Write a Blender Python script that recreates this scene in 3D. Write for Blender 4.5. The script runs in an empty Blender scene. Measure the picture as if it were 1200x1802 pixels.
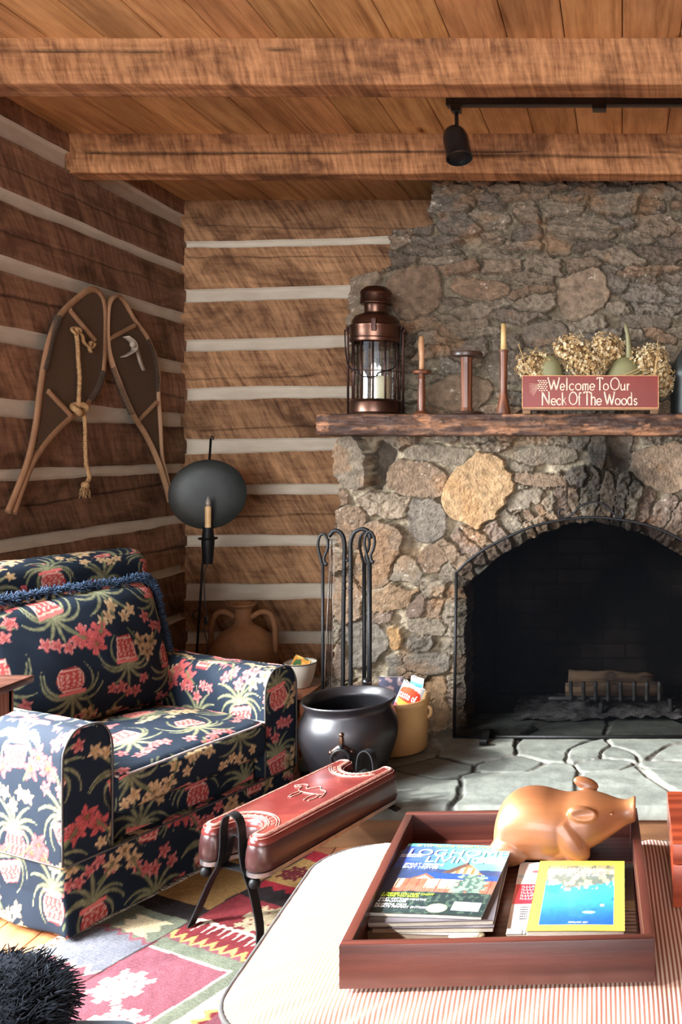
import bpy, bmesh, math, random
import numpy as np
from mathutils import Vector, Matrix
sc = bpy.context.scene
COL = sc.collection
PI = math.pi
# ---------------------------------------------------------------- camera
F, CX, CY, EYE = 1560.0, 1095.0, 795.0, 1.34      # focal length and vanishing point of the photo (pixels), eye height (m)
cam = bpy.data.objects.new('camera', bpy.data.cameras.new('camera'))
COL.objects.link(cam)
cam.location = (0, 0, EYE); cam.rotation_euler = (PI/2, 0, 0)
cam.data.sensor_width = 36; cam.data.lens = 36*F/1802
cam.data.shift_x = (600-CX)/1802; cam.data.shift_y = (CY-901)/1802
cam.data.clip_start = .05
sc.camera = cam
# ---------------------------------------------------------------- light
sc.view_settings.view_transform = 'Standard'; sc.view_settings.look = 'None'
sc.view_settings.gamma = 1; sc.view_settings.use_curve_mapping = False
sc.view_settings.exposure = 0.0
world = bpy.data.worlds.new('daylight'); sc.world = world; world.use_nodes = True
wb = world.node_tree.nodes['Background']
wb.inputs[0].default_value = (.80, .88, 1, 1); wb.inputs[1].default_value = 0.95
def lamp(name, kind, loc, direction, energy, color=(1, 1, 1), size=None, size_y=None, angle=None, spread=None):
    l = bpy.data.lights.new(name, kind); l.energy = energy; l.color = color
    if size is not None: l.shape = 'RECTANGLE'; l.size = size; l.size_y = size_y
    if angle is not None: l.angle = angle
    if spread is not None: l.spread = spread
    o = bpy.data.objects.new(name, l); COL.objects.link(o); o.location = loc
    o.rotation_euler = Vector(direction).to_track_quat('-Z', 'Y').to_euler()
    return o
lamp('sun', 'SUN', (-6, -2, 5), (.91*.82, .41*.82, -.57), 9.5, (1, .97, .93), angle=math.radians(2.5))
lamp('window_daylight_left', 'AREA', (-2.44, 2.0, 1.25), (1, .30, -.62), 300, (.90, .95, 1), 1.7, 1.3, spread=math.radians(100))
lamp('rear_fill', 'AREA', (-.6, -4.6, 1.45), (-.03, 1, .05), 480, (.98, .98, 1), 3.6, 2.1)  # added fill lamp behind the camera, no window there; lifts the far wall and ceiling
# ---------------------------------------------------------------- numpy noise
def _hash(ix, iy, seed):
    n = (ix.astype(np.int64)*374761393 + iy.astype(np.int64)*668265263 + seed*2147483647) & 0xffffffff
    n = ((n ^ (n >> 13))*1274126177) & 0xffffffff
    return ((n ^ (n >> 16)) & 0xffff)/65535.0
def vnoise(x, y, seed=0):
    ix = np.floor(x); iy = np.floor(y); fx = x-ix; fy = y-iy
    fx = fx*fx*(3-2*fx); fy = fy*fy*(3-2*fy)
    a = _hash(ix, iy, seed); b = _hash(ix+1, iy, seed); c = _hash(ix, iy+1, seed); d = _hash(ix+1, iy+1, seed)
    return (a*(1-fx)+b*fx)*(1-fy)+(c*(1-fx)+d*fx)*fy
def fbm(x, y, octv=4, seed=0):
    s = 0; amp = .5; t = 0
    for k in range(octv):
        s = s+amp*vnoise(x*2**k+k*7.3, y*2**k+k*3.1, seed+k); t += amp; amp *= .5
    return s/t*2-1
def smooth(a, b, x):
    t = np.clip((x-a)/(b-a), 0, 1); return t*t*(3-2*t)
def rgb(*c):
    return np.array(c, float)
def srgb(r, g, b):
    return tuple((v/255/12.92 if v/255 <= .04045 else ((v/255+.055)/1.055)**2.4) for v in (r, g, b))
# ---------------------------------------------------------------- mesh helpers
def link(o, parent=None):
    COL.objects.link(o)
    if parent is not None: o.parent = parent
    return o
def npmesh(name, V, Q, mat, parent=None, smooth_=True, col=None, matidx=None):
    """V (n,3), Q list of arrays (m,k) of vertex indices"""
    me = bpy.data.meshes.new(name)
    V = np.asarray(V, float)
    if not isinstance(Q, (list, tuple)): Q = [Q]
    Q = [np.asarray(q, np.int32) for q in Q if len(q)]
    loops = np.concatenate([q.ravel() for q in Q]); n = sum(len(q) for q in Q)
    tot = np.concatenate([np.full(len(q), q.shape[1], np.int32) for q in Q])
    st = np.concatenate([[0], np.cumsum(tot)[:-1]]).astype(np.int32)
    me.vertices.add(len(V)); me.vertices.foreach_set('co', V.ravel().astype(np.float32))
    me.loops.add(len(loops)); me.loops.foreach_set('vertex_index', loops)
    me.polygons.add(n); me.polygons.foreach_set('loop_start', st); me.polygons.foreach_set('loop_total', tot)
    me.polygons.foreach_set('use_smooth', np.full(n, bool(smooth_)))
    mats = mat if isinstance(mat, (list, tuple)) else [mat]
    for m in mats: me.materials.append(m)
    if matidx is not None: me.polygons.foreach_set('material_index', np.asarray(matidx, np.int32))
    me.update(calc_edges=True); me.validate()
    if col is not None:
        a = me.color_attributes.new('Col', 'FLOAT_COLOR', 'POINT')
        c = np.ones((len(V), 4), np.float32); c[:, :3] = col
        a.data.foreach_set('color', c.ravel())
    return link(bpy.data.objects.new(name, me), parent)
def bmobj(name, bm, mat, parent=None, smooth_=True, angle=None):
    me = bpy.data.meshes.new(name)
    bmesh.ops.recalc_face_normals(bm, faces=bm.faces)
    bm.to_mesh(me); bm.free()
    for m in (mat if isinstance(mat, (list, tuple)) else [mat]): me.materials.append(m)
    if smooth_: me.shade_smooth() if hasattr(me, 'shade_smooth') else None
    if smooth_ and angle: me.set_sharp_from_angle(angle=math.radians(angle))
    return link(bpy.data.objects.new(name, me), parent)
def box(bm, x0, x1, y0, y1, z0, z1, bev=.003, M=None, segs=2):
    r = bmesh.ops.create_cube(bm, size=1)
    vs = r['verts']
    for v in vs: v.co = Vector(((x0+x1)/2+v.co.x*(x1-x0), (y0+y1)/2+v.co.y*(y1-y0), (z0+z1)/2+v.co.z*(z1-z0)))
    if bev:
        es = list({e for v in vs for e in v.link_edges})
        r2 = bmesh.ops.bevel(bm, geom=es, offset=bev, segments=segs, affect='EDGES', profile=.7)
        vs = list({v for f in r2['faces'] for v in f.verts} | {v for v in vs if v.is_valid})
    if M is not None:
        for v in vs: v.co = M @ v.co
    return vs
def boxobj(name, b, mat, parent=None, bev=.003):
    bm = bmesh.new(); box(bm, *b, bev=bev); return bmobj(name, bm, mat, parent, True, 40)
def catmull(pts, n=8, closed=False):
    P = [Vector(p) for p in pts]; out = []
    N = len(P)
    for i in range(N if closed else N-1):
        p0 = P[(i-1) % N] if closed or i > 0 else P[0]*2-P[1]
        p1 = P[i]; p2 = P[(i+1) % N]
        p3 = P[(i+2) % N] if closed or i+2 < N else p2*2-p1
        for k in range(n):
            t = k/n
            out.append(.5*((2*p1)+(p2-p0)*t+(2*p0-5*p1+4*p2-p3)*t*t+(3*p1-p0-3*p2+p3)*t**3))
    if not closed: out.append(P[-1])
    return out
def tube(bm, pts, r, segs=8, sub=0, closed=False, caps=True, flat=None):
    """r: number or list; flat: (w, h) cross-section factors"""
    rr = r if isinstance(r, (list, tuple)) else [r]*len(pts)
    if sub:
        P = catmull(pts, sub, closed)
        q = catmull([(a, 0, 0) for a in rr], sub, closed); rr = [v.x for v in q]
    else: P = [Vector(p) for p in pts]
    n = len(P); rings = []
    prev = None
    for i in range(n):
        a = P[(i-1) % n] if closed or i else P[0]; b = P[(i+1) % n] if closed or i < n-1 else P[-1]
        t = (b-a).normalized()
        if prev is None:
            up = Vector((0, 0, 1)) if abs(t.z) < .9 else Vector((1, 0, 0))
            u = t.cross(up).normalized()
        else:
            u = (prev-t*prev.dot(t)).normalized()
        prev = u; w = t.cross(u)
        fx, fy = flat or (1, 1)
        rings.append([bm.verts.new(P[i]+(u*math.cos(2*PI*k/segs)*fx+w*math.sin(2*PI*k/segs)*fy)*rr[i]) for k in range(segs)])
    m = n if closed else n-1
    for i in range(m):
        A, B = rings[i], rings[(i+1) % n]
        for k in range(segs):
            bm.faces.new((A[k], A[(k+1) % segs], B[(k+1) % segs], B[k]))
    if caps and not closed:
        bm.faces.new(rings[0][::-1]); bm.faces.new(rings[-1])
def tubeobj(name, pts, r, mat, parent=None, **k):
    bm = bmesh.new(); tube(bm, pts, r, **k); return bmobj(name, bm, mat, parent, True, 60)
def ribbon(bm, pts, wdir, w, th, sub=6):
    """flat strap: width w along wdir, thickness th"""
    P = catmull(pts, sub) if sub else [Vector(p) for p in pts]
    wd = Vector(wdir).normalized(); n = len(P); rings = []
    for i in range(n):
        t = (P[min(i+1, n-1)]-P[max(i-1, 0)]).normalized(); nn = t.cross(wd).normalized()
        rings.append([bm.verts.new(P[i]+wd*(w/2*a)+nn*(th/2*b)) for a, b in ((-1, -1), (1, -1), (1, 1), (-1, 1))])
    for i in range(n-1):
        for k in range(4): bm.faces.new((rings[i][k], rings[i][(k+1) % 4], rings[i+1][(k+1) % 4], rings[i+1][k]))
    bm.faces.new(rings[0][::-1]); bm.faces.new(rings[-1])
def lathe(bm, prof, segs=48, c=(0, 0, 0), sx=1, sy=1, fn=None):
    rings = []
    for r, z in prof:
        if r < 1e-5: rings.append([bm.verts.new((c[0], c[1], c[2]+z))]); continue
        ring = []
        for k in range(segs):
            a = 2*PI*k/segs
            rr = r*(fn(a, z) if fn else 1)
            ring.append(bm.verts.new((c[0]+rr*math.cos(a)*sx, c[1]+rr*math.sin(a)*sy, c[2]+z)))
        rings.append(ring)
    for A, B in zip(rings, rings[1:]):
        for k in range(segs):
            j = (k+1) % segs
            if len(A) == 1 and len(B) == 1: break
            if len(A) == 1: bm.faces.new((A[0], B[k], B[j]))
            elif len(B) == 1: bm.faces.new((A[k], A[j], B[0]))
            else: bm.faces.new((A[k], A[j], B[j], B[k]))
def latheobj(name, prof, mat, parent=None, segs=48, c=(0, 0, 0), angle=40, **k):
    bm = bmesh.new(); lathe(bm, prof, segs, c, **k); return bmobj(name, bm, mat, parent, True, angle)
def sprof(prof, n=6):
    return [(max(v.x, 0), v.y) for v in catmull([(r, z, 0) for r, z in prof], n)]
def rbox(h, r, res, bulge=(0, 0, 0), lump=0, seed=0):
    """rounded box of half extents h: returns V, Q, UV, face id, unit-cube coordinates; bulge per axis"""
    h = np.array(h, float); Vs = []; Qs = []; UV = []; FI = []; off = 0; C = []
    for ax in range(3):
        a, b = [(1, 2), (0, 2), (0, 1)][ax]
        na = max(2, int(round(2*h[a]/res))); nb = max(2, int(round(2*h[b]/res)))
        ga = np.linspace(-h[a], h[a], na+1); gb = np.linspace(-h[b], h[b], nb+1)
        A, B = np.meshgrid(ga, gb, indexing='ij')
        idx = np.arange((na+1)*(nb+1)).reshape(na+1, nb+1)
        for s in (-1, 1):
            c = np.zeros((A.size, 3)); c[:, ax] = s*h[ax]; c[:, a] = A.ravel(); c[:, b] = B.ravel()
            q = np.stack([idx[:-1, :-1], idx[1:, :-1], idx[1:, 1:], idx[:-1, 1:]], -1).reshape(-1, 4)
            if (s > 0) == (ax == 1): q = q[:, ::-1]
            Qs.append(q+off); off += A.size; C.append(c)
            UV.append(np.stack([A.ravel(), B.ravel()], 1)); FI.append(np.full(A.size, ax*2+(s > 0)))
    C = np.concatenate(C); UV = np.concatenate(UV); FI = np.concatenate(FI); Q = np.concatenate(Qs)
    _, first, inv = np.unique(np.round(C*20000).astype(np.int64), axis=0, return_index=True, return_inverse=True)
    inv = inv.ravel(); C = C[first]; UV = UV[first]; FI = FI[first]; Q = inv[Q]
    inner = np.clip(C, -(h-r), h-r); n = C-inner; n /= np.maximum(np.linalg.norm(n, axis=1, keepdims=True), 1e-9)
    V = inner+n*r
    T = C/h
    for ax in range(3):
        if bulge[ax]:
            a, b = [(1, 2), (0, 2), (0, 1)][ax]
            V[:, ax] += bulge[ax]*T[:, ax]*(1-T[:, a]**2)*(1-T[:, b]**2)
    if lump:
        V += n*(fbm(C[:, 0]*9+C[:, 2]*5+20, C[:, 1]*9+C[:, 2]*7+20, 3, seed)[:, None]*lump)
    return V, Q, UV, FI, T
def ico(bm, c, r, s=(1, 1, 1), sub=2):
    m = Matrix.Translation(c) @ Matrix.Diagonal((s[0], s[1], s[2], 1))
    bmesh.ops.create_icosphere(bm, subdivisions=sub, radius=r, matrix=m)
def text(body, w, h, M, mat, parent, name='lettering', th=.0006, keep=False, align='C'):
    """letters in the local XY plane fitted in w x h around the origin, then placed by matrix M"""
    cu = bpy.data.curves.new('t', 'FONT'); cu.body = body; cu.extrude = .01; cu.resolution_u = 3
    o = bpy.data.objects.new('t', cu); COL.objects.link(o); bpy.context.view_layer.update()
    me = bpy.data.meshes.new_from_object(o.evaluated_get(bpy.context.evaluated_depsgraph_get()))
    bpy.data.objects.remove(o)
    n = len(me.vertices); co = np.zeros(n*3, np.float32); me.vertices.foreach_get('co', co); co = co.reshape(-1, 3)
    lo, hi = co.min(0), co.max(0)
    sx = w/(hi[0]-lo[0]); sy = h/(hi[1]-lo[1])
    if keep: sx = min(sx, sy*1.0)
    co[:, 0] = (co[:, 0]-(lo[0]+hi[0])/2)*sx; co[:, 1] = (co[:, 1]-(lo[1]+hi[1])/2)*sy
    if keep and align == 'L': co[:, 0] += (hi[0]-lo[0])*sx/2-w/2
    co[:, 2] = np.where(co[:, 2] > 0, th, -.0002)
    me.vertices.foreach_set('co', co.ravel()); me.transform(M); me.materials.clear(); me.materials.append(mat)
    me.name = name
    return link(bpy.data.objects.new(name, me), parent)
# ---------------------------------------------------------------- naming
def tag(o, label=None, cat=None, group=None, kind=None):
    if label: o['label'] = label
    if cat: o['category'] = cat
    if group: o['group'] = group
    if kind: o['kind'] = kind
    return o
def thing(name, label, cat, loc=(0, 0, 0), rz=0, group=None):
    o = bpy.data.objects.new(name, None); COL.objects.link(o)
    o.empty_display_size = .1; o.location = loc; o.rotation_euler = (0, 0, rz)
    return tag(o, label, cat, group)
def px(x, y, d):
    return Vector(((x-CX)*d/F, d, EYE+(CY-y)*d/F))
# ---------------------------------------------------------------- materials
class NT:
    def __init__(s, name):
        s.m = bpy.data.materials.new(name); s.m.use_nodes = True; s.t = s.m.node_tree
        s.b = s.t.nodes['Principled BSDF']; s.out = s.t.nodes['Material Output']
    def n(s, kind, **k):
        o = s.t.nodes.new(kind)
        for a, v in k.items():
            if a.startswith('_'): setattr(o, a[1:], v)
            else: s.put(o.inputs[a.replace('__', ' ')], v)
        return o
    def put(s, sock, v):
        if isinstance(v, bpy.types.NodeSocket): s.t.links.new(v, sock)
        elif isinstance(v, bpy.types.Node): s.t.links.new(v.outputs[0], sock)
        elif isinstance(v, (tuple, list)) and len(v) == 3 and sock.type == 'RGBA': sock.default_value = (*v, 1)
        else: sock.default_value = v
    def mp(s, scale=(1, 1, 1), rot=(0, 0, 0)):
        tc = s.n('ShaderNodeTexCoord'); m = s.n('ShaderNodeMapping'); s.put(m.inputs[0], tc.outputs['Object'])
        m.inputs['Scale'].default_value = scale; m.inputs['Rotation'].default_value = rot
        return m.outputs[0]
    def noise(s, vec, scale, detail=4, rough=.55, dist=0):
        return s.n('ShaderNodeTexNoise', Vector=vec, Scale=scale, Detail=detail, Roughness=rough, Distortion=dist).outputs[0]
    def ramp(s, fac, stops):
        r = s.n('ShaderNodeValToRGB'); s.put(r.inputs[0], fac); e = r.color_ramp.elements
        while len(e) < len(stops): e.new(.5)
        for k, (p, c) in enumerate(stops):
            e[k].position = p; e[k].color = (*c, 1) if not isinstance(c, float) else (c, c, c, 1)
        return r.outputs[0]
    def mix(s, fac, a, b, mode='MIX'):
        m = s.n('ShaderNodeMix', _data_type='RGBA', _blend_type=mode)
        s.put(m.inputs[0], fac); s.put(m.inputs[6], a); s.put(m.inputs[7], b); return m.outputs[2]
    def math(s, op, a, b=0.0, c=None):
        m = s.n('ShaderNodeMath', _operation=op); s.put(m.inputs[0], a); s.put(m.inputs[1], b)
        if c is not None: s.put(m.inputs[2], c)
        return m.outputs[0]
    def bump(s, h, strength, dist=.01, nrm=None):
        b = s.n('ShaderNodeBump', Height=h, Strength=strength, Distance=dist)
        if nrm is not None: s.put(b.inputs['Normal'], nrm)
        return b.outputs[0]
    def fin(s, col=None, rough=.6, metal=0., nrm=None, coat=0., spec=.5, sheen=0.):
        if col is not None: s.put(s.b.inputs['Base Color'], col)
        s.put(s.b.inputs['Roughness'], rough); s.put(s.b.inputs['Metallic'], metal)
        if nrm is not None: s.put(s.b.inputs['Normal'], nrm)
        s.b.inputs['Coat Weight'].default_value = coat; s.b.inputs['Coat Roughness'].default_value = .15
        s.b.inputs['Specular IOR Level'].default_value = spec
        s.b.inputs['Sheen Weight'].default_value = sheen
        return s.m
def attr(t):
    a = t.n('ShaderNodeAttribute'); a.attribute_name = 'Col'; return a.outputs[0]
def simple(name, c, c2=None, rough=.6, metal=0., scale=12, bump=.15, coat=0., spec=.5, stretch=(1, 1, 1), sheen=0., bs=None):
    t = NT(name); v = t.mp(stretch)
    nz = t.noise(v, scale, 5); c2 = c2 or tuple(x*.7 for x in c)
    col = t.mix(t.ramp(nz, [(.3, 0.), (.7, 1.)]), c, c2)
    return t.fin(col, rough, metal, t.bump(t.noise(v, bs or scale*4, 4), bump, .004) if bump else None, coat, spec, sheen)
def vcol(name, rough=.8, nscale=60, amt=.25, bump=.3, bd=.003, spec=.3, sheen=0., coat=0.):
    t = NT(name); v = t.mp(); nz = t.noise(v, nscale, 5)
    f = t.ramp(nz, [(.25, 1.-amt), (.75, 1.+amt)])
    col = t.mix(1.0, attr(t), f, 'MULTIPLY')
    return t.fin(col, rough, 0., t.bump(t.noise(v, nscale*3, 4), bump, bd), coat, spec, sheen)
def wood(name, dark, light, axis=0, rough=.5, coat=0., grain=9, rings=True, bump=.15, amt=1.):
    """grain running along the given axis"""
    t = NT(name); sc_ = [1., 1., 1.]; sc_[axis] = .07
    v = t.mp(tuple(sc_)); n1 = t.noise(v, grain, 6, .6, .6); n2 = t.noise(v, grain*9, 4, .7)
    f = t.math('ADD', t.math('MULTIPLY', n1, .7), t.math('MULTIPLY', n2, .3))
    if rings:
        w = t.n('ShaderNodeTexWave', Vector=t.mp(tuple(x if x < 1 else 1. for x in sc_)), Scale=grain*1.3, Distortion=7., Detail=3.)
        w.wave_type = 'RINGS'; f = t.math('ADD', t.math('MULTIPLY', f, .72), t.math('MULTIPLY', w.outputs['Fac'], .28))
    col = t.ramp(f, [(.3, dark), (.7, light)])
    return t.fin(col, rough, 0., t.bump(n2, bump, .003), coat)
# ---------------------------------------------------------------- shared materials
def sawn(name, dark, light, dirx=(1, 0, 0), scale=14, tilt=.5, rough=.75, vary=True, vdir=0):
    """rough-sawn timber: blade marks across, faint grain along; 'Col' holds the tone of each timber"""
    t = NT(name)
    a = 'XYZ'[vdir]
    tc = t.n('ShaderNodeTexCoord'); sep = t.n('ShaderNodeSeparateXYZ'); t.put(sep.inputs[0], tc.outputs['Object'])
    L = sep.outputs[vdir]; Z = sep.outputs[2]
    wob = t.noise(t.mp(), 3.0, 3)
    big = t.noise(t.mp(), .9, 2)
    u = t.math('ADD', L, t.math('MULTIPLY', Z, tilt))
    u = t.math('ADD', u, t.math('MULTIPLY', wob, .035)); u = t.math('ADD', u, t.math('MULTIPLY', big, .14))
    comb = t.n('ShaderNodeCombineXYZ'); t.put(comb.inputs[0], u)
    t.put(comb.inputs[1], t.math('MULTIPLY', Z, .12)); t.put(comb.inputs[2], t.math('MULTIPLY', Z, .10))
    s1 = t.noise(comb.outputs[0], scale*6, 3, .65)
    s2 = t.noise(comb.outputs[0], scale*1.6, 3, .6)
    g = [14., 14., 14.]; g[vdir] = 1.1
    grain = t.noise(t.mp(tuple(g)), 3.2, 5, .65, .4)
    f = t.math('ADD', t.math('MULTIPLY', s1, .48), t.math('ADD', t.math('MULTIPLY', s2, .27), t.math('MULTIPLY', grain, .25)))
    col = t.ramp(f, [(.36, dark), (.62, light)])
    blot = t.ramp(t.noise(t.mp((1, 1, 2.2)), 3.1, 5, .6, .8), [(.33, (.42, .38, .36)), (.52, (1., 1., 1.))])
    col = t.mix(1.0, col, blot, 'MULTIPLY')
    col = t.mix(1.0, col, attr(t), 'MULTIPLY')
    return t.fin(col, rough, 0., t.bump(f, .55, .006), 0, .25)
m_beam = sawn('sawn_beam', srgb(112, 70, 42), srgb(198, 144, 98), vdir=0, scale=12, tilt=.22)
m_logback = sawn('hewn_log_back', srgb(106, 72, 50), srgb(190, 146, 106), vdir=0, scale=8.5, tilt=.55)
m_logleft = sawn('hewn_log_left', srgb(92, 64, 48), srgb(160, 122, 96), vdir=1, scale=8, tilt=.45)
m_chink = simple('chinking', srgb(204, 194, 176), srgb(186, 174, 156), .9, scale=7, bump=.25, bs=40, stretch=(1, 1, 3))
def ceiling_mat():
    t = NT('ceiling_boards'); v = t.mp((9, .7, 9))
    n1 = t.noise(v, 2.6, 6, .6, .7); n2 = t.noise(t.mp((30, 1.2, 30)), 3.5, 4, .6)
    f = t.math('ADD', t.math('MULTIPLY', n1, .7), t.math('MULTIPLY', n2, .3))
    col = t.ramp(f, [(.33, srgb(146, 106, 68)), (.5, srgb(194, 152, 104)), (.68, srgb(212, 174, 128))])
    vo = t.n('ShaderNodeTexVoronoi', Vector=t.mp((2.6, 1.3, 0.)), Scale=1.6); vo.inputs['Randomness'].default_value = 1
    knot = t.ramp(t.math('ADD', vo.outputs['Distance'], t.math('MULTIPLY', n1, .05)), [(.045, (.22, .12, .07)), (.075, (.62, .5, .4)), (.13, (1., 1., 1.))])
    col = t.mix(1.0, col, knot, 'MULTIPLY')
    blot = t.ramp(t.noise(t.mp((1.8, .8, 1)), 2.3, 4, .6), [(.35, (.62, .56, .5)), (.6, (1.06, 1.02, 1.))])
    col = t.mix(1.0, col, blot, 'MULTIPLY'); col = t.mix(1.0, col, attr(t), 'MULTIPLY')
    return t.fin(col, .6, 0., t.bump(n2, .12, .003), 0, .3)
m_ceil = ceiling_mat()
m_floor = wood('floor_wood', srgb(96, 56, 34), srgb(176, 112, 70), 1, .38, .2, 8)
m_stone = vcol('field_stone', .85, 34, .42, 1., .010, .22)
m_slab = vcol('hearth_slate', .7, 14, .3, .5, .004, .4)
m_soot = simple('sooty_firebrick', (.022, .018, .016), (.05, .038, .03), .95, scale=5, bump=.5)
def brick_mat():
    t = NT('firebrick'); 
    tc = t.n('ShaderNodeTexCoord'); sep = t.n('ShaderNodeSeparateXYZ'); t.put(sep.inputs[0], tc.outputs['Object'])
    cb = t.n('ShaderNodeCombineXYZ'); t.put(cb.inputs[0], t.math('ADD', sep.outputs[0], sep.outputs[1])); t.put(cb.inputs[1], sep.outputs[2])
    b = t.n('ShaderNodeTexBrick', Vector=cb.outputs[0], Scale=1.); b.inputs['Brick Width'].default_value = .23; b.inputs['Row Height'].default_value = .075
    b.inputs['Mortar Size'].default_value = .006; b.inputs['Color1'].default_value = (.055, .038, .03, 1); b.inputs['Color2'].default_value = (.028, .021, .018, 1); b.inputs['Mortar'].default_value = (.02, .016, .014, 1)
    soot = t.ramp(t.noise(t.mp((1, 1, 1)), 2.4, 3), [(.42, (.1, .1, .1)), (.62, (1., 1., 1.))])
    return t.fin(t.mix(1., b.outputs[0], soot, 'MULTIPLY'), .95, 0., t.bump(b.outputs[1], .5, .004))
m_brick = brick_mat()
m_iron = simple('black_iron', (.005, .005, .006), (.008, .008, .008), .5, .0, 30, .2, 0, .2)
m_blackpaint = simple('black_paint', (.006, .006, .007), (.01, .01, .011), .28, 0, 30, .03, .3)
m_darkmetal = simple('dark_green_tin', (.020, .025, .024), (.035, .04, .036), .45, .4, 9, .08)
m_copper = simple('aged_copper', (.18, .090, .06), (.06, .034, .026), .32, .9, 7, .06)
m_copper_dark = simple('dark_copper', (.10, .05, .04), (.05, .03, .027), .42, .85, 14, .06)
m_fabric = vcol('floral_upholstery', .85, 300, .12, .15, .001, .15, .0)
m_navyfringe = simple('navy_fringe', (.014, .034, .075), (.04, .075, .13), .9, 0, 60, .2)
m_piping = simple('dark_piping', (.03, .026, .024), (.05, .045, .04), .8, 0, 60, .1)
m_rug = vcol('kilim_wool', .95, 170, .35, .9, .003, .1)
m_leather = None
def leather():
    t = NT('tooled_leather'); v = t.mp()
    n1 = t.noise(v, 9, 5, .6, .5); n2 = t.noise(v, 120, 4)
    col = t.ramp(n1, [(.28, (.08, .012, .010)), (.5, (.10, .016, .014)), (.7, (.16, .028, .020))])
    return t.fin(col, .24, 0., t.bump(n2, .18, .002), .25)
m_leather = leather()
m_leatherdark = simple('dark_leather', (.055, .016, .014), (.025, .009, .01), .3, 0, 8, .12, .3)
m_tooling = simple('leather_tooling', (.48, .26, .20), (.22, .08, .06), .3, 0, 80, .1)
m_pewter = simple('pewter_band', (.42, .40, .40), (.2, .19, .19), .3, .9, 20, .1)
def mahog(name, ax, d, l): return wood(name, d, l, ax, .34, .35, 12, True, .12)
m_trayx = mahog('tray_wood_front', 0, srgb(44, 20, 17), srgb(92, 47, 38))
m_trayy = mahog('tray_wood_side', 1, srgb(44, 20, 17), srgb(96, 50, 40))
m_pig = wood('carved_wood', srgb(112, 66, 38), srgb(156, 100, 62), 0, .42, .12, 5, True, .05)
m_redbox = wood('red_box_wood', srgb(104, 36, 18), srgb(160, 68, 38), 0, .32, .5, 10)
m_turned = wood('turned_wood', srgb(70, 38, 24), srgb(130, 78, 50), 2, .42, .12, 16)
m_spooldark = simple('dark_spool_wood', (.035, .018, .012), (.06, .03, .02), .4, 0, 20, .1, .2)
m_candle = simple('candle_wax', srgb(226, 192, 140), srgb(206, 168, 116), .45, 0, 20, .05)
m_candlepale = simple('pale_wax', srgb(214, 208, 178), srgb(200, 190, 156), .5, 0, 20, .05)
m_terra = simple('terracotta', srgb(158, 112, 72), srgb(112, 72, 44), .8, 0, 9, .4)
m_crock = simple('stoneware', srgb(196, 160, 108), srgb(172, 134, 86), .4, 0, 5, .08, .3)
m_white = simple('white_enamel', srgb(206, 196, 182), srgb(180, 168, 150), .4, 0, 6, .05, .2)
m_paper = simple('magazine_paper', srgb(214, 208, 196), srgb(186, 178, 164), .6, 0, 50, .3, stretch=(1, 1, 40))
m_cover = vcol('printed_cover', .3, 200, .03, .02, .0005, .5, 0., .3)
m_ink_white = simple('white_print', (.85, .85, .84), (.82, .82, .8), .4, 0, 5, 0)
m_ink_green = simple('lime_print', (.55, .75, .06), (.5, .7, .05), .4, 0, 5, 0)
m_ink_black = simple('black_print', (.02, .02, .02), (.03, .03, .03), .5, 0, 5, 0)
m_signred = simple('red_sign_paint', srgb(114, 34, 22), srgb(94, 26, 17), .55, 0, 9, .1)
m_signtext = simple('cream_sign_paint', srgb(226, 196, 172), srgb(200, 164, 140), .6, 0, 60, .1)
m_signwood = wood('sign_wood', srgb(80, 52, 30), srgb(132, 94, 58), 0, .7, 0, 14)
m_gourd = simple('green_gourd', srgb(136, 132, 92), srgb(106, 104, 72), .5, 0, 10, .1)
m_straw = simple('straw', srgb(186, 156, 104), srgb(150, 118, 74), .8, 0, 30, .1)
m_ashwood = wood('bent_ash', srgb(120, 88, 62), srgb(184, 144, 108), 2, .6, .0, 6, False)
m_ashwrap = simple('rawhide_wrap', srgb(98, 84, 70), srgb(56, 46, 38), .7, 0, 60, .4, stretch=(1, 1, 6))
m_rope = simple('braided_rope', srgb(196, 160, 112), srgb(150, 114, 74), .9, 0, 90, .6)
m_cloth = simple('white_rag', srgb(190, 180, 164), srgb(150, 138, 122), .9, 0, 20, .3)
def webbing():
    t = NT('rawhide_webbing')
    tc = t.n('ShaderNodeTexCoord'); sep = t.n('ShaderNodeSeparateXYZ'); t.put(sep.inputs[0], tc.outputs['Object'])
    fs = []
    for k in (1., -1.):
        u = t.math('ADD', sep.outputs[1], t.math('MULTIPLY', sep.outputs[2], .7*k))
        fs.append(t.math('ABSOLUTE', t.math('SINE', t.math('MULTIPLY', u, 420.))))
    f = t.math('MAXIMUM', fs[0], fs[1])
    col = t.ramp(f, [(.93, (.014, .010, .008)), (.995, srgb(150, 122, 96))])
    return t.fin(col, .7, 0., t.bump(f, .5, .003))
m_web = webbing()
def glassmat():
    t = NT('lantern_glass'); g = t.n('ShaderNodeBsdfGlass', Roughness=.0, IOR=1.05, Color=(.95, .97, .95))
    gl = t.n('ShaderNodeBsdfGlossy', Roughness=.03, Color=(.9, .9, .9)); tr = t.n('ShaderNodeBsdfTransparent', Color=(.93, .95, .93))
    m1 = t.n('ShaderNodeMixShader'); m1.inputs[0].default_value = .16; t.put(m1.inputs[1], tr.outputs[0]); t.put(m1.inputs[2], gl.outputs[0])
    t.put(t.out.inputs[0], m1.outputs[0]); t.t.nodes.remove(g); return t.m
m_glass = glassmat()
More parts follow.
